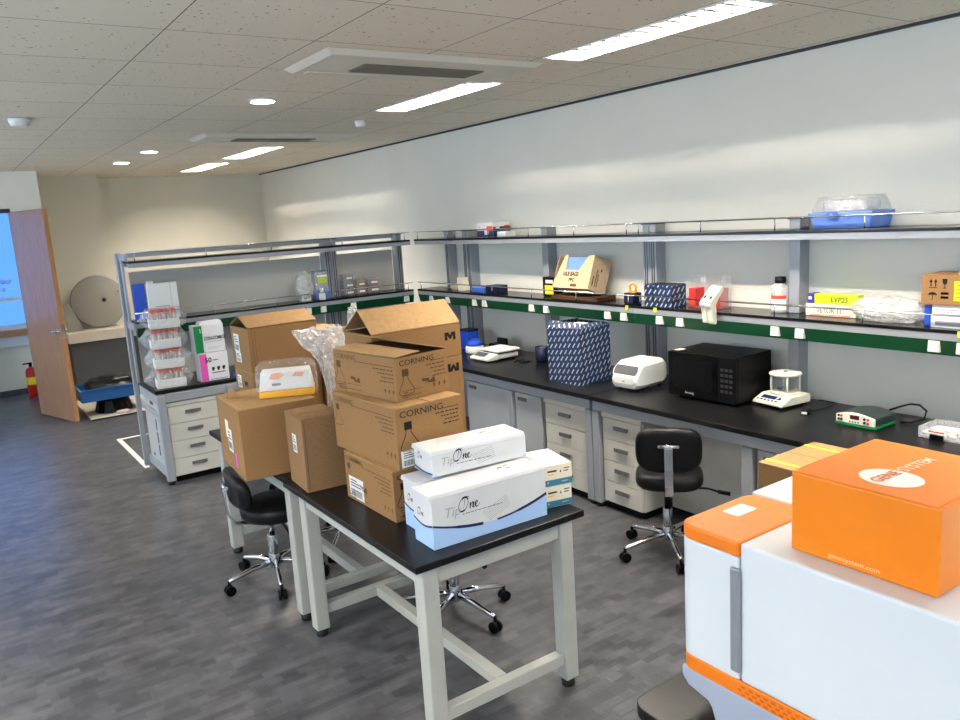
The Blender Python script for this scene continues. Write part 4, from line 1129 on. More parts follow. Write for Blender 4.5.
p = thing('power_supply', 'green and black electrophoresis power supply with red and black sockets on the bench', 'power supply', (3.486, 1.903, ZB+.001), R(-1.1))
pw, ph, pl = .190, .060, .19
n = 12
arcp = [(0, .014)] + [(pw*i/n, .050+.016*math.sin(PI*i/n)) for i in range(n+1)] + [(pw, .014)]
mb = MB(); mb.prism([(.018, y, z) for y, z in arcp], (pl-.018, 0, 0)); mb.build('casing', M['ps_dark'], p, .003)
mb = MB(); mb.prism([(.0, y, z) for y, z in arcp], (.0175, 0, 0)); fp = mb.build('front_panel', M['ps_white'], p, .003)
BX(.002, -.006, .0, pl-.01, pw+.006, .0135).build('base', M['ps_green'], p, .003)
F = Face((0, pw, 0), (0, -1, 0), (0, 0, 1), .001)
mb = MB(); F.rect(mb, .072, .036, .118, .056, 0); mb.build('display', mat('dark red display', (70, 22, 16), .3), fp)
for u, v, c_ in ((.016, .046, 'ink'), (.030, .046, 'red'), (.016, .028, 'ink'), (.030, .028, 'ink'), (.145, .046, 'ink'), (.163, .046, 'red'), (.145, .028, 'ink'), (.163, .028, 'red')):
    a = F.p(u, v); MB().cyl(a, a+F.W*.004, .0058, 12).build('socket', M[c_], fp)
mb = MB()
for u in (.072, .086, .100, .114):
    F.rect(mb, u-.004, .020, u+.004, .027, 0)
mb.build('buttons', M['handle'], fp)
mb = MB().tube([(3.672, 1.93, .76), (3.70, 1.90, .775), (3.73, 1.86, .79), (3.755, 1.83, .785), (3.76, 1.80, .76), (3.74, 1.80, .725), (3.70, 1.84, .708), (3.68, 1.88, .706)], .005, 8)
tag(mb.build('black_cable', M['black_plastic']), 'black looped power cord behind the power supply', 'cord')
p = thing('power_adapter', 'small black plug adapter with a white label beside the balance', 'adapter', (3.53, 2.265, ZB+.001), R(20))
BX(0, 0, 0, .06, .04, .025).build('body', M['black_plastic'], p, .004); BX(-.0006, .008, .006, 0, .034, .018).build('label', M['paper'], p)
mb = MB().tube([(3.60, 2.30, .706), (3.66, 2.28, .706), (3.75, 2.28, .706), (3.83, 2.30, .706), (3.835, 2.40, .706)], .003, 6)
tag(mb.build('black_cable', M['black_plastic']), 'thin black cable lying on the bench behind the balance', 'cord')
p = thing('gel_tray', 'clear plastic gel tank with a dark block on the bench near the right edge', 'gel tank', (3.525, 1.42, ZB+.001), R(0))
mb = MB(); tw, tl, th_ = .17, .30, .05
mb.box(0, 0, 0, tw, tl, .004); mb.box(0, 0, .004, .004, tl, th_); mb.box(tw-.004, 0, .004, tw, tl, th_); mb.box(.004, 0, .004, tw-.004, .004, th_); mb.box(.004, tl-.004, .004, tw-.004, tl, th_)
mb.build('tank', M['film_thick'], p, .001)
MB().box(.006, .006, .006, tw-.006, tl-.006, .022).build('tray', M['paper'], p); BX(-.014, .19, 0, -.001, .245, .024).build('dark_block', M['black_plastic'], p, .001); BX(-.0012, .19, .032, -.0002, .255, .037).build('red_label', M['red'], p)
MB().box(.02, .05, .05, .05, .09, .066).build('electrode_cap', M['ink_grey'], p, .002)

# electronic scale far along the bench
p = thing('bench_scale', 'low white bench scale with a square pan, far along the wall bench', 'scale', (3.335, 4.80, ZB+.001), R(0))
mb = MB(); mb.prism([(x, 0, z) for x, z in ((0, .01), (0, .028), (.09, .058), (.10, .058), (.10, .01))], (0, .24, 0)); hd = mb.build('console', M['white_plastic'], p, .006)
F = Face((0, .24, .028), (0, -1, 0), (.09, 0, .03), .0015); mb = MB(); F.rect(mb, .03, .02, .17, .075, 0, 5); mb.build('keypad', M['screen'], hd)
BX(.101, .005, .012, .30, .235, .048).build('body', M['white_plastic'], p, .01); BX(.12, .02, .048, .28, .22, .062).build('pan_support', M['black_plastic'], p); BX(.098, -.005, .062, .31, .245, .08).build('pan', M['paper'], p, .008)
for x in (.03, .27):
    for y in (.03, .21):
        MB().cyl((x, y, 0), (x, y, .011), .012).build('foot', M['rubber'], p)
mb = MB().tube([(3.55, 4.72, .705), (3.58, 4.66, .706), (3.54, 4.62, .706), (3.58, 4.58, .706), (3.52, 4.56, .706), (3.50, 4.62, .706), (3.54, 4.68, .711), (3.48, 4.66, .706)], .004, 6)
tag(mb.build('black_cable', M['black_plastic']), 'tangled black cable on the bench between the scale and the navy pot', 'cord')
p = thing('centrifuge', 'small white mini centrifuge with a deep blue lid behind the bench scale', 'centrifuge', (3.555, 5.29, ZB+.001))
MB().lathe([(.072, 0), (.078, .01), (.074, .05), (.066, .058)], n=28).build('body', M['white_plastic'], p); MB().lathe([(.067, .0585), (.070, .075), (.058, .10), (.03, .112), (0, .113)], n=28).build('lid', M['deep_blue'], p)
p = thing('bottle_rack', 'black tube holder behind the bench scale', 'rack', (3.68, 5.16, ZB+.001))
BX(0, -.11, 0, .08, .11, .06).build('body', M['black_plastic'], p, .006); BX(.02, -.10, .06, .05, .02, .115).build('handle', M['black_plastic'], p, .01)
p = thing('tip_box', 'deep blue tip box beside the small centrifuge', 'box', (3.585, 5.43, ZB+.001))
BX(0, 0, 0, .11, .12, .15).build('body', M['deep_blue'], p, .004); BX(-.002, -.002, .1505, .112, .122, .17).build('lid', M['navy_plastic'], p, .003)
p = thing('pen_pot', 'small navy pot standing left of the dashed carton on the bench', 'pot', (3.64, 4.52, ZB+.001))
MB().lathe([(.046, 0), (.050, .005), (.054, .115), (.050, .115), (.044, .01), (0, .009)], n=24).build('body', M['navy_plastic'], p)

# ------------------------------------------------------------------ things on the wall shelves
SZ, UZ = ZS+.001, ZU+.001
def simple_box(name, label, cat, x, y, z, w, d, h, m, rz=0, group=None, bev=.002):
    t = thing(name, label, cat, (x, y, z), R(rz), group)
    BX(0, 0, 0, w, d, h).build('body', M[m], t, bev)
    return t
# navy dashed boxes
for i, (y, lb, dx) in enumerate(((3.47, 'navy dashed kit box by the shelf post, farther of the three', .0), (3.395, 'navy dashed kit box in the middle of the three on the shelf', .006), (3.32, 'navy dashed kit box touching the red trays', .002))):
    t = thing('kit_box', lb, 'kit box', (3.635+dx, y-.07, SZ), 0, 'navy dashed kit boxes')
    BX(0, 0, 0, .13, .072, .132).build('body', M['dash'], t, .002); BX(.0, .003, .1325, .13, .069, .135).build('lid', M['navy_plastic'], t, .001)
# red boxes inside a clear stand
t = thing('tray_stand', 'clear acrylic stand on the shelf behind the white pipette holders', 'stand', (3.72, 2.955, SZ))
mb = MB(); mb.box(0, 0, .0, .10, .245, .004); mb.box(.096, 0, .004, .10, .245, .19); mb.box(0, 0, .004, .096, .004, .17); mb.box(0, .241, .004, .096, .245, .17); mb.build('frame', M['acrylic'], t, .001)
mb = MB(); mb.lathe([(.018, 0), (.018, .003)], (.0945, .05, .155), 20, axis=(-1, 0, 0)); mb.lathe([(.018, 0), (.018, .003)], (.0945, .20, .155), 20, axis=(-1, 0, 0)); mb.build('holes', M['film_thick'], t)
for y, lb, hh in ((3.145, 'red tube box at the far end of the clear stand', .108), (2.968, 'red tube box at the near end of the clear stand', .112)):
    t = simple_box('red_box', lb, 'box', 3.728, y, SZ+.0045, .08, .048 if y < 3 else .05, hh, 'red', group='red boxes')
    BX(-.0008, .006, .01, 0, .042, .05).build('label', M['red_cap'], t)
# pipette holders hung over the rail
for y, lb, dz in ((2.925, 'white plastic pipette holder hooked on the shelf rail, the farther of two', .0), (2.885, 'white plastic pipette holder hooked on the shelf rail, the nearer of two', -.004)):
    t = thing('pipette_holder', lb, 'holder', (3.600, y, 1.262+dz), R(4), 'white pipette holders')
    prof = [(.012, .060), (-.085, -.012), (-.090, -.032), (-.076, -.046), (-.060, -.135), (-.030, -.142), (-.022, -.125), (-.030, -.030), (-.012, -.008), (.040, .040), (.044, .058), (.030, .068)]
    MB().prism([(x, -.0165, z) for x, z in prof], (0, .033, 0)).build('body', M['cream_plastic'], t, .004)
    MB().hexa([(-.064, -.007, .0050), (-.047, -.007, .0176), (-.047, .007, .0176), (-.064, .007, .0050)], [(-.065, -.007, .0068), (-.048, -.007, .0194), (-.048, .007, .0194), (-.065, .007, .0068)]).build('slot', M['ink'], t)
    BX(-.0395, -.008, -.040, -.0375, .008, -.022).build('slot', M['ink'], t)
# reagent bottle
t = thing('reagent_bottle', 'white plastic bottle with a black cap by the shelf post', 'bottle', (3.775, 2.60, SZ))
MB().lathe([(.046, 0), (.050, .005), (.050, .125), (.046, .143), (.028, .155), (.025, .158)], n=28).build('body', M['film_thick'], t)
MB().lathe([(.044, .002), (.046, .008), (.046, .08), (0, .081)], n=24).build('powder', M['paper'], t)
MB().lathe([(.029, .1585), (.030, .165), (.029, .192), (.0, .193)], n=24).build('cap', M['black_plastic'], t)
mb = MB(); a0, a1 = 150, 250
for z0, z1, mi in ((.015, .075, 0), (.0755, .095, 1)):
    pts = [(math.cos(R(a0+(a1-a0)*i/8))*.0512, math.sin(R(a0+(a1-a0)*i/8))*.0512) for i in range(9)]
    mb.add([(x, y, z0) for x, y in pts]+[(x, y, z1) for x, y in pts], [(i, i+1, 10+i, 9+i) for i in range(8)], mi)
mb.build('label', [M['paper'], M['red_cap']], t)
# wrap boxes
t = simple_box('wrap_box', 'long beige printed box under the lime box on the shelf', 'box', 3.735, 2.145, SZ, .075, .276, .062, 'cream')
lettering(t, 'VETOR 11', .040, (0, .215, .016), (0, -1, 0), (0, 0, 1), M['ink'], sx=.8); mb = MB(); F = Face((0, .276, 0), (0, -1, 0), (0, 0, 1)); F.rect(mb, .02, .004, .25, .008); mb.build('lettering', M['red_cap'], t)
t = simple_box('wrap_box', 'long lime and yellow printed box lying on the beige box', 'box', 3.738, 2.140, SZ+.063, .055, .235, .050, 'lime')
lettering(t, 'LVP25', .036, (0, .145, .012), (0, -1, 0), (0, 0, 1), M['ink'], shear=.2); mb = MB(); F = Face((0, .235, 0), (0, -1, 0), (0, 0, 1)); F.rect(mb, .012, .004, .09, .042); mb.build('yellow_print', M['yellow'], t)
t = simple_box('small_box', 'small purple box beside the lime box on the shelf', 'box', 3.738, 2.380, SZ+.063, .06, .035, .052, 'purple'); mb = MB(); F = Face((0, .035, 0), (0, -1, 0), (0, 0, 1)); F.rect(mb, .008, .02, .026, .036); mb.build('lettering', M['paper'], t)
# bulging clear bag
o = crumpled('plastic_bag', M['film_thick'], (3.728, 1.972, SZ+.056), (.17, .345, .125), None, .16, 3, 4, 2.4, 3.2, True, SZ+.001)
tag(o, 'bulging clear plastic bag lying on the shelf next to the lime box', 'plastic bag')
# boxes under the marked carton
t = simple_box('kit_box', 'blue edged box at the left under the yellow labelled carton', 'box', 3.66, 1.752, SZ, .14, .028, .100, 'deep_blue')
t = simple_box('kit_box', 'upper white kit box under the yellow labelled carton', 'box', 3.655, 1.507, SZ+.054, .15, .238, .046, 'pack_white', group='white kit boxes'); mb = MB(); F = Face((0, .238, 0), (0, -1, 0), (0, 0, 1)); textlines(F, mb, .02, .026, 2, .09, .01, .004, right=False); mb.build('lettering', M['ink_grey'], t); lettering(t, 'ELISA', .022, (0, .11, .018), (0, -1, 0), (0, 0, 1), M['ink_grey'])
t = simple_box('kit_box', 'lower white kit box on the shelf under the yellow labelled carton', 'box', 3.652, 1.502, SZ, .15, .245, .052, 'pack_white', group='white kit boxes'); mb = MB(); F = Face((0, .245, 0), (0, -1, 0), (0, 0, 1)); F.rect(mb, .02, .008, .14, .03); mb.build('lettering', M['ink_grey'], t)
t = thing('marked_carton', 'brown carton with handling symbols and a yellow label on the shelf', 'carton', (3.645, 1.475, SZ+.1015), 0)
BX(0, 0, 0, .17, .315, .135).build('body', M['kraft'], t, .002); MB().hexa([(0, .0, .1355), (.17, .0, .1355), (.17, .16, .1355), (0, .16, .1355)], [(0, 0, .138), (.17, 0, .138), (.17, .16, .152), (0, .16, .152)]).build('flap', M['kraft_flap'], t)
F = Face((0, .315, 0), (0, -1, 0), (0, 0, 1)); mb = MB()
for u in (.042, .062):
    F.line(mb, [(u, .082), (u, .108)], .005); F.poly(mb, [(u-.008, .102), (u+.008, .102), (u, .116)])
F.rect(mb, .034, .076, .070, .079); F.poly(mb, [(.09, .118), (.112, .118), (.110, .098), (.101, .090), (.092, .098)]); F.line(mb, [(.101, .092), (.101, .078)], .003); F.line(mb, [(.093, .077), (.109, .077)], .003)
F.poly(mb, [(.028, .045), (.038, .055), (.05, .058), (.062, .055), (.072, .045)]); F.line(mb, [(.05, .046), (.05, .024), (.044, .024)], .003)
for i in range(2):
    for j in range(2):
        F.rect(mb, .085+.001*i, .030+.018*j, .118, .040+.018*j)
mb.build('lettering', M['ink'], t)
mb = MB(); F.rect(mb, .140, .022, .235, .108, 0); 
for i in range(4):
    F.rect(mb, .15, .036+i*.018, .215-.01*(i % 2), .039+i*.018, 1, 1.5)
mb.build('yellow_label', [M['yellow'], M['ink_soft']], t)
# tilted tan carton with a cut-out front
t = thing('tilted_carton', 'pale tan carton with a cut out front leaning back on the shelf', 'carton', (3.605, 4.33, SZ+.0875))
tl = R(20)
def tilt(p):
    x, y, z = p
    return (x*math.cos(tl)+z*math.sin(tl), y, -x*math.sin(tl)+z*math.cos(tl)+.0)
hw = .37   # along -y
def tb(x0, y0, z0, x1, y1, z1, mb=None):
    m_ = MB().box(x0, y0, z0, x1, y1, z1); m_.v = [tilt(v) for v in m_.v]
    return m_
def poly_front(pts, th=.004):
    return MB().prism([tilt((0, -u, v)) for u, v in pts], Vector(tilt((th, 0, 0))))
H2 = .235
poly_front([(0, 0), (hw, 0), (hw, .005), (hw, H2), (hw-.055, H2), (hw-.125, .130), (.105, .130), (.105, H2-.003), (.07, H2), (.0, 0.02)]).build('front', M['kraft_pale'], t)
D2 = .165
tb(.004, -hw, 0, D2, -hw+.004, H2).build('side', M['kraft_pale'], t); tb(.004, -.004, 0, D2, 0, H2).build('side', M['kraft_pale'], t); tb(.004, -hw+.004, 0, D2, -.004, .004).build('bottom', M['kraft_pale'], t); tb(D2-.004, -hw+.004, .004, D2, -.004, H2).build('back', M['kraft_pale'], t)
ins = tb(.012, -hw+.06, .02, .07, -.09, H2-.012).build('blue_pack', M['light_blue'], t)
U_, V_ = (0, -1, 0), Vector(tilt((0, 0, 1)))
lettering(t, '10LB BAGS', .040, Vector(tilt((-.0005, -.085, .088))), U_, V_, M['ink'], shear=.1, sx=.85, bold=.0016); lettering(t, 'PPC', .034, Vector(tilt((-.0005, -.16, .048))), U_, V_, M['ink'], bold=.0014)
Fp = Face(tilt((0, 0, 0)), U_, V_); mb = MB(); Fp.rect(mb, .185, .012, .25, .032); mb.build('lettering', M['ink_soft'], t)
Fs = Face(tilt((0, -hw, 0)), Vector(tilt((1, 0, 0))), V_); mb = MB(); Fs.rect(mb, .025, .03, .035, .10); Fs.rect(mb, .05, .03, .058, .15); Fs.rect(mb, .066, .03, .074, .12); Fs.rect(mb, .085, .14, .097, .16); mb.build('lettering', M['ink_soft'], t)
t2 = simple_box('flat_carton', 'flat dark carton lying under the leaning tan carton', 'carton', 3.630, 3.90, SZ, .18, .47, .028, 'inside')
t = thing('label_box', 'black box with a bright yellow label left of the leaning carton', 'box', (3.70, 4.40, SZ), R(0)); BX(0, 0, 0, .065, .15, .145).build('body', M['black_plastic'], t, .003); BX(-.001, .03, .02, 0, .125, .085).build('yellow_label', M['yellow'], t); BX(-.001, .03, .10, 0, .115, .125).build('white_label', M['paper'], t)
t = thing('pen_pot', 'navy square pot holding an orange roll beside the double shelf post', 'pot', (3.66, 3.595, SZ)); BX(0, 0, 0, .08, .082, .068).build('body', M['navy_plastic'], t, .003)
t = thing('tape_roll', 'orange roll standing in the navy pot on the shelf', 'tape roll', (3.70, 3.632, SZ+.0695))
mb = MB(); mb.tube([(0, .026*math.cos(R(a)), .029+.026*math.sin(R(a))) for a in range(0, 361, 15)], .0075, 8); mb.build('ring', M['orange'], t); BX(-.012, -.028, -.0005, .012, .028, .012).build('base', M['amber'], t, .003)
# corner shelf things
t = simple_box('tip_box', 'light blue flat box on the corner shelf', 'box', 3.66, 5.25, SZ, .12, .19, .036, 'blue_plastic'); BX(.0, .002, .0365, .12, .188, .042).build('lid', M['light_blue'], t, .002)
t = simple_box('tip_box', 'navy flat box next to the light blue box on the corner shelf', 'box', 3.66, 5.08, SZ, .11, .15, .062, 'navy_plastic')
for i, lb in enumerate(('lowest small white box in the corner pile on the shelf', 'middle small white box in the corner pile on the shelf', 'topmost small white box in the corner pile on the shelf')):
    t = simple_box('small_box', lb, 'box', 3.685, 5.60+.012*i, SZ+.0365*i, .07, .085-.02*(i == 2), .0355, 'cream', group='small white boxes')
    BX(-.0006, .01, .008, 0, .05, .025).build('label', M['paper'], t)
t = simple_box('small_box', 'low beige box left of the small white pile in the corner', 'box', 3.70, 5.71, SZ, .07, .11, .034, 'kraft_pale')
# upper shelf things
t = thing('carrier_box', 'light blue carrier box with a clear lid on the top shelf', 'box', (3.665, 2.040, UZ))
mb = MB(); mb.hexa([(0.01, .012, 0), (.19, .012, 0), (.19, .308, 0), (.01, .308, 0)], [(0, 0, .062), (.20, 0, .062), (.20, .32, .062), (0, .32, .062)]); mb.build('tray', M['light_blue'], t, .006)
BX(-.008, -.008, .0625, .208, .328, .080).build('rim', M['light_blue'], t, .004)
mb = MB(); mb.hexa([(.0, .002, .0805), (.20, .002, .0805), (.20, .318, .0805), (.0, .318, .0805)], [(.02, .03, .155), (.18, .03, .155), (.18, .29, .155), (.02, .29, .155)]); mb.build('lid', M['film'], t, .008)
BX(.03, .04, .082, .17, .28, .140).build('contents', M['film_thick'], t, .02)
lc = BX(-.016, .165, .052, -.0085, .222, .082).build('latch', M['blue_plastic'], t, .003); mb = MB(); F = Face((-.016, .222, .052), (0, -1, 0), (0, 0, 1)); F.rect(mb, .022, .012, .036, .017, 0, 3); F.rect(mb, .0265, .007, .0315, .022, 0, 3); mb.build('cross_mark', M['paper'], lc)
t = thing('printed_box', 'navy and white printed box standing on the top shelf', 'box', (3.665, 5.09, UZ)); BX(0, 0, 0, .17, .22, .115).build('body', M['paper'], t, .002)
F = Face((0, .22, 0), (0, -1, 0), (0, 0, 1)); mb = MB(); F.rect(mb, 0, .002, .22, .052, 0); F.poly(mb, [(.12, .052), (.21, .045), (.215, .085), (.14, .085)], 1, 1.4); F.poly(mb, [(.105, .015), (.145, .02), (.14, .055), (.10, .055)], 2, 1.6); F.rect(mb, .015, .078, .05, .083, 4)
F = Face((0, 0, 0), (1, 0, 0), (0, 0, 1)); F.rect(mb, 0, .002, .17, .048, 0); F.rect(mb, .002, .050, .168, .078, 3); F.rect(mb, .025, .056, .065, .076, 2, 1.6); F.poly(mb, [(.09, .014), (.14, .034), (.13, .042), (.085, .026)], 2, 1.6); F.poly(mb, [(.10, .074), (.165, .070), (.165, .086), (.11, .086)], 1, 1.6)
mb.build('lettering', [M['navy'], M['red_cap'], M['paper'], M['ink'], M['ink_grey']], t)
t = simple_box('small_box', 'low white box beside the navy printed box on the top shelf', 'box', 3.68, 4.95, UZ, .1, .11, .04, 'paper')

# ------------------------------------------------------------------ things on the island bench
def tube_rack(k, z, dx, lb, where):
    t = thing('tube_rack', lb, 'tube rack', (1.222+dx, 5.985+dx*.4, z), R(-7), 'bagged tube racks')
    w_, d_, h_ = .205, .15, .066
    mb = MB(); mb.box(0, 0, 0, w_, .006, h_); mb.box(0, d_-.006, 0, w_, d_, h_); mb.box(0, .006, 0, .006, d_-.006, h_); mb.box(w_-.006, .006, 0, w_, d_-.006, h_); mb.box(.006, .006, 0, w_-.006, d_-.006, .006)
    mb.build('tray', M['paper'], t, .002)
    m4 = Matrix.Translation(t.location) @ Matrix.Rotation(R(-7), 4, 'Z')
    first = None
    for i in range(5):
        for j in range(3):
            x, y = .027+i*.0375, .03+j*.045
            p_ = m4 @ Vector((x, y, .0075))
            if TUBE[0] is None:
                u = thing('centrifuge_tube', '', 'tube', p_, 0)
                MB().lathe([(.002, 0), (.013, .016), (.0148, .02), (.0148, .108)], n=12).build('body', M['tube'], u)
                MB().lathe([(.0168, .1085), (.0168, .128), (.015, .130), (0, .1302)], n=12).build('cap', M['red_cap'], u)
                TUBE[0] = u
            else:
                u = copy_tree(TUBE[0]); u.location = p_
            u['label'] = 'clear conical tube with an orange red cap in the %s' % where; u['group'] = 'tubes in the %s' % where
    # the bag round the rack
    g = MB(); rows, n_ = 7, 36; vs = []
    for k_ in range(rows+1):
        f = k_/rows; zz = .004+.1365*f; gr = .014+.016*math.sin(PI*f)
        for i in range(n_):
            a = 2*PI*i/n_; c_, s_ = math.cos(a), math.sin(a); e = 5
            kk = (abs(c_)**e+abs(s_)**e)**(-1/e)
            nz = noise.noise(Vector((c_*2.3, s_*2.3, f*3+k*5)))
            ex = .075*max(0, abs(c_)-.8)/.2*math.sin(PI*min(1, f*1.2))*(.3+.7*abs(noise.noise(Vector((f*4, k*3.1, c_)))))
            vs.append((w_/2+c_*kk*(w_/2+gr+.012*abs(nz))+math.copysign(ex, c_), d_/2+s_*kk*(d_/2+gr+.014*abs(nz)), zz+.004*nz*(1-f)*f))
    g.add(vs, [(k_*n_+i, k_*n_+(i+1) % n_, (k_+1)*n_+(i+1) % n_, (k_+1)*n_+i) for k_ in range(rows) for i in range(n_)], 0, False)
    g.add([vs[rows*n_+i] for i in range(n_)], [tuple(range(n_))], 0, False)
    b = g.build('plastic_bag', M['film_bag']); b.location = t.location; b.rotation_euler = t.rotation_euler
    tag(b, 'clear crinkled bag wrapped round the %s' % where, 'plastic bag', 'bags round the tube racks')
TUBE = [None]
for k, (lb, where, dx) in enumerate((('white tube rack at the bottom of the bagged pile of four', 'bottom tube rack', 0.0), ('white tube rack second from the bottom of the bagged pile', 'second tube rack from the bottom', .004), ('white tube rack third from the bottom of the bagged pile', 'third tube rack from the bottom', -.004), ('white tube rack on top of the bagged pile of four', 'topmost tube rack', .006))):
    tube_rack(k, ZB+.0015+k*.1465, dx, lb, where)
# packs beside the racks
t = thing('glove_pack', 'lower white pack with a pink end beside the tube racks', 'pack', (1.535, 5.965, ZB+.001), R(3), 'white packs with coloured ends')
BX(0, 0, 0, .215, .11, .215).build('body', M['pack_white'], t, .006); F = Face((0, 0, 0), (1, 0, 0), (0, 0, 1)); mb = MB(); F.rect(mb, .001, .004, .055, .211); mb.build('pink_print', M['pack_pink'], t)
lettering(t, '50', .05, F.p(.04, .145), F.U, F.V, M['ink'], bold=.001); mb = MB()
for u in (.085, .125, .165):
    F.rect(mb, u, .085, u+.022, .105); F.rect(mb, u+.003, .075, u+.016, .085)
F.rect(mb, .085, .058, .185, .064); F.rect(mb, .10, .155, .14, .16); F.rect(mb, .07, .01, .2, .014); mb.build('lettering', M['ink'], t)
t = thing('glove_pack', 'upper white pack with a green end on the pink ended pack', 'pack', (1.518, 5.967, ZB+.218), R(2), 'white packs with coloured ends')
BX(0, 0, 0, .225, .105, .21).build('body', M['pack_white'], t, .006); MB().hexa([(.05, .004, .2105), (.222, .004, .2105), (.222, .10, .2105), (.05, .10, .2105)], [(.055, .02, .235), (.215, .02, .235), (.215, .085, .235), (.055, .085, .235)]).build('folded_top', M['pack_white'], t, .004)
mb = MB(); F.rect(mb, .001, .004, .062, .206); mb.build('green_print', M['pack_green'], t); lettering(t, '150', .042, F.p(.038, .155), F.U, F.V, M['paper'], bold=.0012, lift=.0012)
lettering(t, 'LOXA-COMBO2', .036, F.p(.072, .095), F.U, F.V, M['ink'], sx=.62, bold=.0008); mb = MB(); textlines(F, mb, .075, .080, 1, .13, .01, .004, right=False); textlines(F, mb, .095, .038, 2, .10, .012, .003, right=False); mb.build('lettering', M['ink_grey'], t)
t = thing('small_lid', 'small deep blue lid on the bench beside the pink ended pack', 'jar', (1.80, 5.98, ZB+.001)); MB().lathe([(.022, 0), (.024, .004), (.024, .028), (.02, .031), (0, .0315)], n=20).build('body', M['deep_blue'], t)  # a small round lid lying on the worktop
# island shelf
t = thing('binder', 'blue plastic binder standing at the end of the island shelf', 'binder', (1.215, 6.365, SZ), R(-5)); mb = MB(); mb.box(0, 0, 0, .087, .004, .27); mb.box(0, .046, 0, .087, .05, .27); mb.box(0, .004, 0, .004, .046, .27); mb.build('cover', M['deep_blue'], t, .002); BX(.01, .006, .008, .083, .044, .262).build('pages', M['paper'], t)
t = thing('white_box', 'tall white carton standing on the island shelf behind the tube racks', 'carton', (1.305, 6.291, SZ), R(-5)); BX(0, 0, 0, .215, .07, .27).build('body', M['paper'], t, .004); BX(.006, .004, .2705, .05, .06, .288).build('tab', M['paper'], t, .002); mb = MB(); F = Face((0, 0, 0), (1, 0, 0), (0, 0, 1)); textlines(F, mb, .05, .095, 1, .10, .01, .006, right=False); mb.build('lettering', M['ink_grey'], t); mb = MB(); F.line(mb, [(.165, .004), (.165, .266)], .002); mb.build('crease', M['ink_grey'], t)
t = thing('wash_bottle', 'translucent bag of plastic ware on the island shelf left of the double post', 'plastic ware', (2.565, 6.34, SZ)); crumpled('bag', M['film_thick'], (0, 0, .125), (.15, .12, .25), t, .14, 11, 3, 2.2, 3, True, .001); BX(-.04, -.03, .002, .04, .03, .06).build('contents', M['white_plastic'], t)
t = thing('small_bottle', 'small white bottle on the island shelf in front of the tilted kit box', 'bottle', (2.70, 6.296, SZ)); MB().lathe([(.027, 0), (.028, .004), (.028, .055), (.014, .066), (.013, .07)], n=20).build('body', M['white_plastic'], t); MB().lathe([(.016, .0705), (.016, .092), (0, .093)], n=16).build('cap', M['paper'], t)
t = thing('kit_box', 'clear fronted kit box with a yellow label left of the island shelf post', 'kit box', (2.665, 6.332, SZ)); BX(0, 0, 0, .125, .09, .08).build('base', M['light_blue'], t, .003); BX(.0, .0, .081, .12, .08, .232).build('body', M['film_thick'], t, .003); BX(.03, -.001, .14, .105, 0, .18).build('yellow_label', M['lime'], t); BX(.02, -.001, .19, .11, 0, .205).build('white_label', M['paper'], t); BX(-.002, -.002, .2325, .122, .082, .245).build('lid', M['teal'], t, .002)
def drawer_cube(x, z, w_, h_, m, lb):
    t = thing('small_drawer_box', lb, 'drawer box', (x, 6.33, z), 0, 'small labelled drawer boxes')
    BX(0, 0, 0, w_, .09, h_).build('body', M[m], t, .003); d = BX(.006, -.004, .008, w_-.006, -.0005, h_-.01).build('drawer', M['acrylic'], t); BX(w_*.3, -.006, h_*.35, w_*.8, -.0045, h_*.6).build('label', M['paper'], d)
M['dr_clear'] = clear_plastic('smoky clear plastic', (150, 154, 156), .45, .8, .2, 0); M['dr_yellow'] = clear_plastic('clear yellow plastic', (206, 170, 96), .6, .85, .2, 0); M['dr_red'] = clear_plastic('clear red plastic', (200, 110, 84), .65, .9, .2, 0)
drawer_cube(2.925, SZ, .105, .062, 'dr_clear', 'lowest smoky clear drawer box beside the island shelf post'); drawer_cube(2.925, SZ+.063, .105, .062, 'dr_clear', 'middle smoky clear drawer box beside the island shelf post'); drawer_cube(2.925, SZ+.126, .10, .062, 'dr_clear', 'topmost smoky clear drawer box beside the island shelf post')
drawer_cube(3.045, SZ, .095, .062, 'dr_yellow', 'lower yellow drawer box on the island shelf'); drawer_cube(3.045, SZ+.063, .095, .062, 'dr_yellow', 'upper yellow drawer box on the island shelf'); drawer_cube(3.155, SZ, .125, .066, 'dr_red', 'lower red drawer box on the island shelf'); drawer_cube(3.155, SZ+.067, .12, .066, 'dr_red', 'upper red drawer box on the island shelf')
t = thing('hang_tag', 'clear tag hanging from the island shelf left of its sockets', 'tag', (2.475, 6.205, 1.06)); MB().prism([(0, 0, 0), (.05, 0, 0), (.04, 0, .06), (.025, 0, .11), (.012, 0, .06)], (0, .003, 0)).build('tag', M['film_thick'], t); BX(.005, -.001, .005, .04, -.0003, .03).build('label', M['paper'], t)

# ------------------------------------------------------------------ back left corner
t = thing('low_cabinet', 'dark grey low cabinet with a white top in the back left corner', 'cabinet', (0, 0, 0))
BX(1.17, 9.93, .0, 2.35, 10.295, .66).build('body', M['dark_grey'], t, .004); BX(1.15, 9.90, .661, 2.37, 10.297, .775).build('top', M['board'], t, .004)
t = thing('round_lid', 'large grey round disc leaning on the wall pillar above the dark cabinet', 'disc', (1.565, 10.22, .777))
mb = MB(); ax = Vector((0, -1, .12)).normalized(); c0 = Vector((0, 0, .306)); mb.lathe([(.30, 0), (.305, .006), (.305, .018), (.29, .024), (0, .026)], c0, 48, axis=ax); mb.build('disc', M['disc'], t); MB().lathe([(.022, .026), (.022, .04), (0, .041)], c0+Vector((.06, 0, .015)), 16, axis=ax).build('hub', M['black_plastic'], t); MB().lathe([(.012, .026), (.012, .034), (0, .035)], c0+Vector((.22, 0, .1)), 12, axis=ax).build('bolt', M['handle'], t)
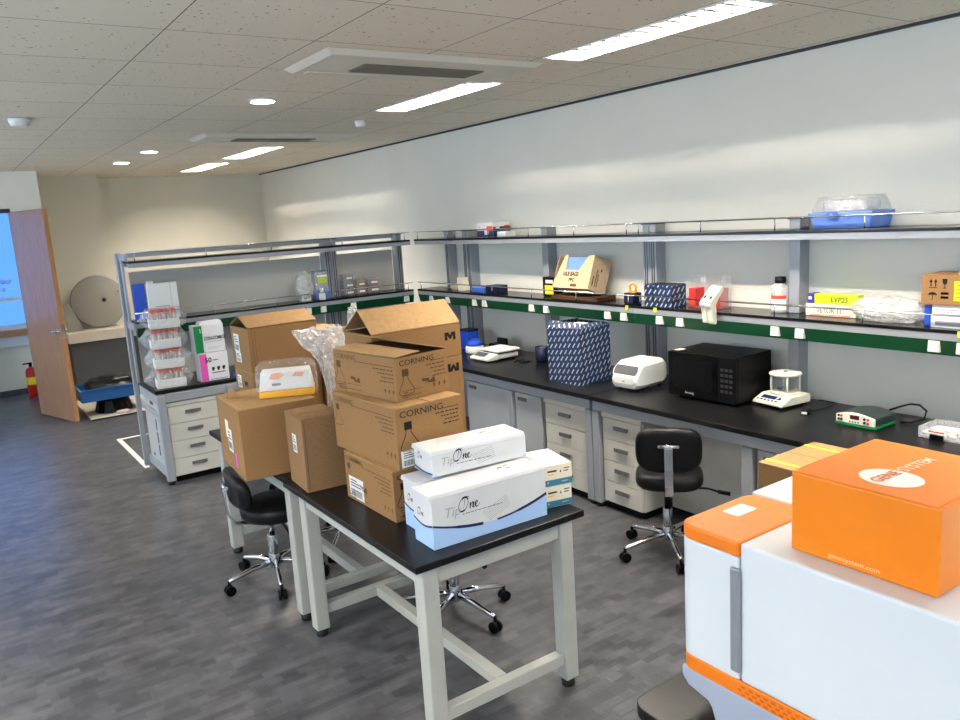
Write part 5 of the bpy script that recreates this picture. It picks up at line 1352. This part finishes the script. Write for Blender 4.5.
t = thing('grey_board', 'small grey board leaning left of the round disc', 'board', (1.185, 10.10, .777)); MB().prism([(0, 0, 0), (.17, 0, 0), (.06, .05, .33), (-.01, .05, .30)], (0, .012, 0)).build('board', M['disc'], t)
t = thing('floor_board', 'off white board lying on the floor under the black pedestal', 'board', (0, 0, 0)); BX(1.10, 8.66, .001, 1.90, 9.86, .016).build('board', M['board'], t, .003); BX(1.10, 8.652, .001, 1.90, 8.659, .014).build('edge', M['rubber'], t)
t = thing('black_pedestal', 'black tapered tub standing on the off white board, holding up the blue crate', 'tub', (1.375, 8.98, .017)); MB().lathe([(.185, 0), (.19, .01), (.155, .13), (.14, .15), (.14, .152), (0, .152)], n=14, smooth=False).build('body', M['black_plastic'], t); MB().lathe([(.142, .135), (.146, .150), (.146, .156)], n=28).build('rim', M['deep_blue'], t)
mb = MB(); mb.box(.0, -.29, 0, .10, -.24, .02)
t = thing('pink_cloth', 'crumpled pale pink wipe lying on the off white board', 'wipe', (1.42, 8.75, .017)); crumpled('wipe', mat('pale pink paper', (226, 196, 200), .7), (0, 0, .015), (.14, .09, .03), t, .2, 4, 3, 2, 3, True, .001)
t = thing('blue_crate', 'blue plastic crate on the black tub by the wooden door', 'crate', (1.05, 8.76, .175))
mb = MB(); cw_, cd_, chh = .62, .42, .13
mb.box(0, 0, 0, cw_, .012, chh); mb.box(0, cd_-.012, 0, cw_, cd_, chh); mb.box(0, .012, 0, .012, cd_-.012, chh); mb.box(cw_-.012, .012, 0, cw_, cd_-.012, chh); mb.box(.012, .012, 0, cw_-.012, cd_-.012, .010); mb.build('body', M['crate_blue'], t, .004)
mb = MB(); mb.box(-.012, -.012, chh-.018, cw_+.012, 0, chh); mb.box(-.012, 0, chh-.018, 0, cd_, chh); mb.build('rim', M['crate_blue'], t, .003)
o = crumpled('rubbish_bag', M['vinyl'], (1.36, 8.97, .27), (.46, .33, .24), None, .16, 6, 4, 3, 3, False, .187); tag(o, 'black bag bulging out of the blue crate', 'bag')
t = thing('fire_extinguisher', 'red fire extinguisher with a yellow band beyond the doorway', 'fire extinguisher', (.80, 10.72, 0)); MB().lathe([(.06, 0), (.065, .01), (.065, .30), (.05, .34), (.02, .36)], n=24).build('cylinder', M['ext_red'], t); MB().lathe([(.0655, .15), (.0665, .155), (.0665, .235), (.0655, .24)], n=24).build('band', M['yellow'], t); mb = MB(); mb.lathe([(.018, .36), (.018, .40), (.022, .41), (0, .415)], n=14); mb.box(-.08, -.012, .395, .02, .012, .41); mb.build('valve', M['black_plastic'], t)

# ------------------------------------------------------------------ light
sc = bpy.context.scene
wd = bpy.data.worlds.new('sky'); sc.world = wd; wd.use_nodes = True
bg = wd.node_tree.nodes['Background']; bg.inputs['Color'].default_value = (.66, .83, 1.0, 1); bg.inputs['Strength'].default_value = 3.0
def portal(loc, rot, sx, sy):
    l = bpy.data.lights.new('window_daylight', 'AREA'); l.shape = 'RECTANGLE'; l.size = sx; l.size_y = sy
    l.cycles.is_portal = True
    o = bpy.data.objects.new('window_daylight', l); col.objects.link(o); o.location = loc; o.rotation_euler = rot
for b0, b1, z0, z1 in wl:
    portal((XL-.2, (b0+b1)/2, (z0+z1)/2), (0, R(-90), 0), z1-z0, b1-b0)
for a, b in ((-1.6, .4), (.9, 3.3)):
    portal(((a+b)/2, YF-.2, 1.635), (R(90), 0, 0), b-a, 1.57)
portal((-.41, YFAR+.2, 1.61), (R(-90), 0, 0), 2.68, 1.62)

sc.view_settings.view_transform = 'Standard'; sc.view_settings.look = 'None'; sc.view_settings.gamma = 1; sc.view_settings.use_curve_mapping = False
sc.view_settings.exposure = 0.95
sc.cycles.use_denoising = True
sc.cycles.max_bounces = 10; sc.cycles.transparent_max_bounces = 16; sc.cycles.diffuse_bounces = 5
sc.cycles.sample_clamp_indirect = 6
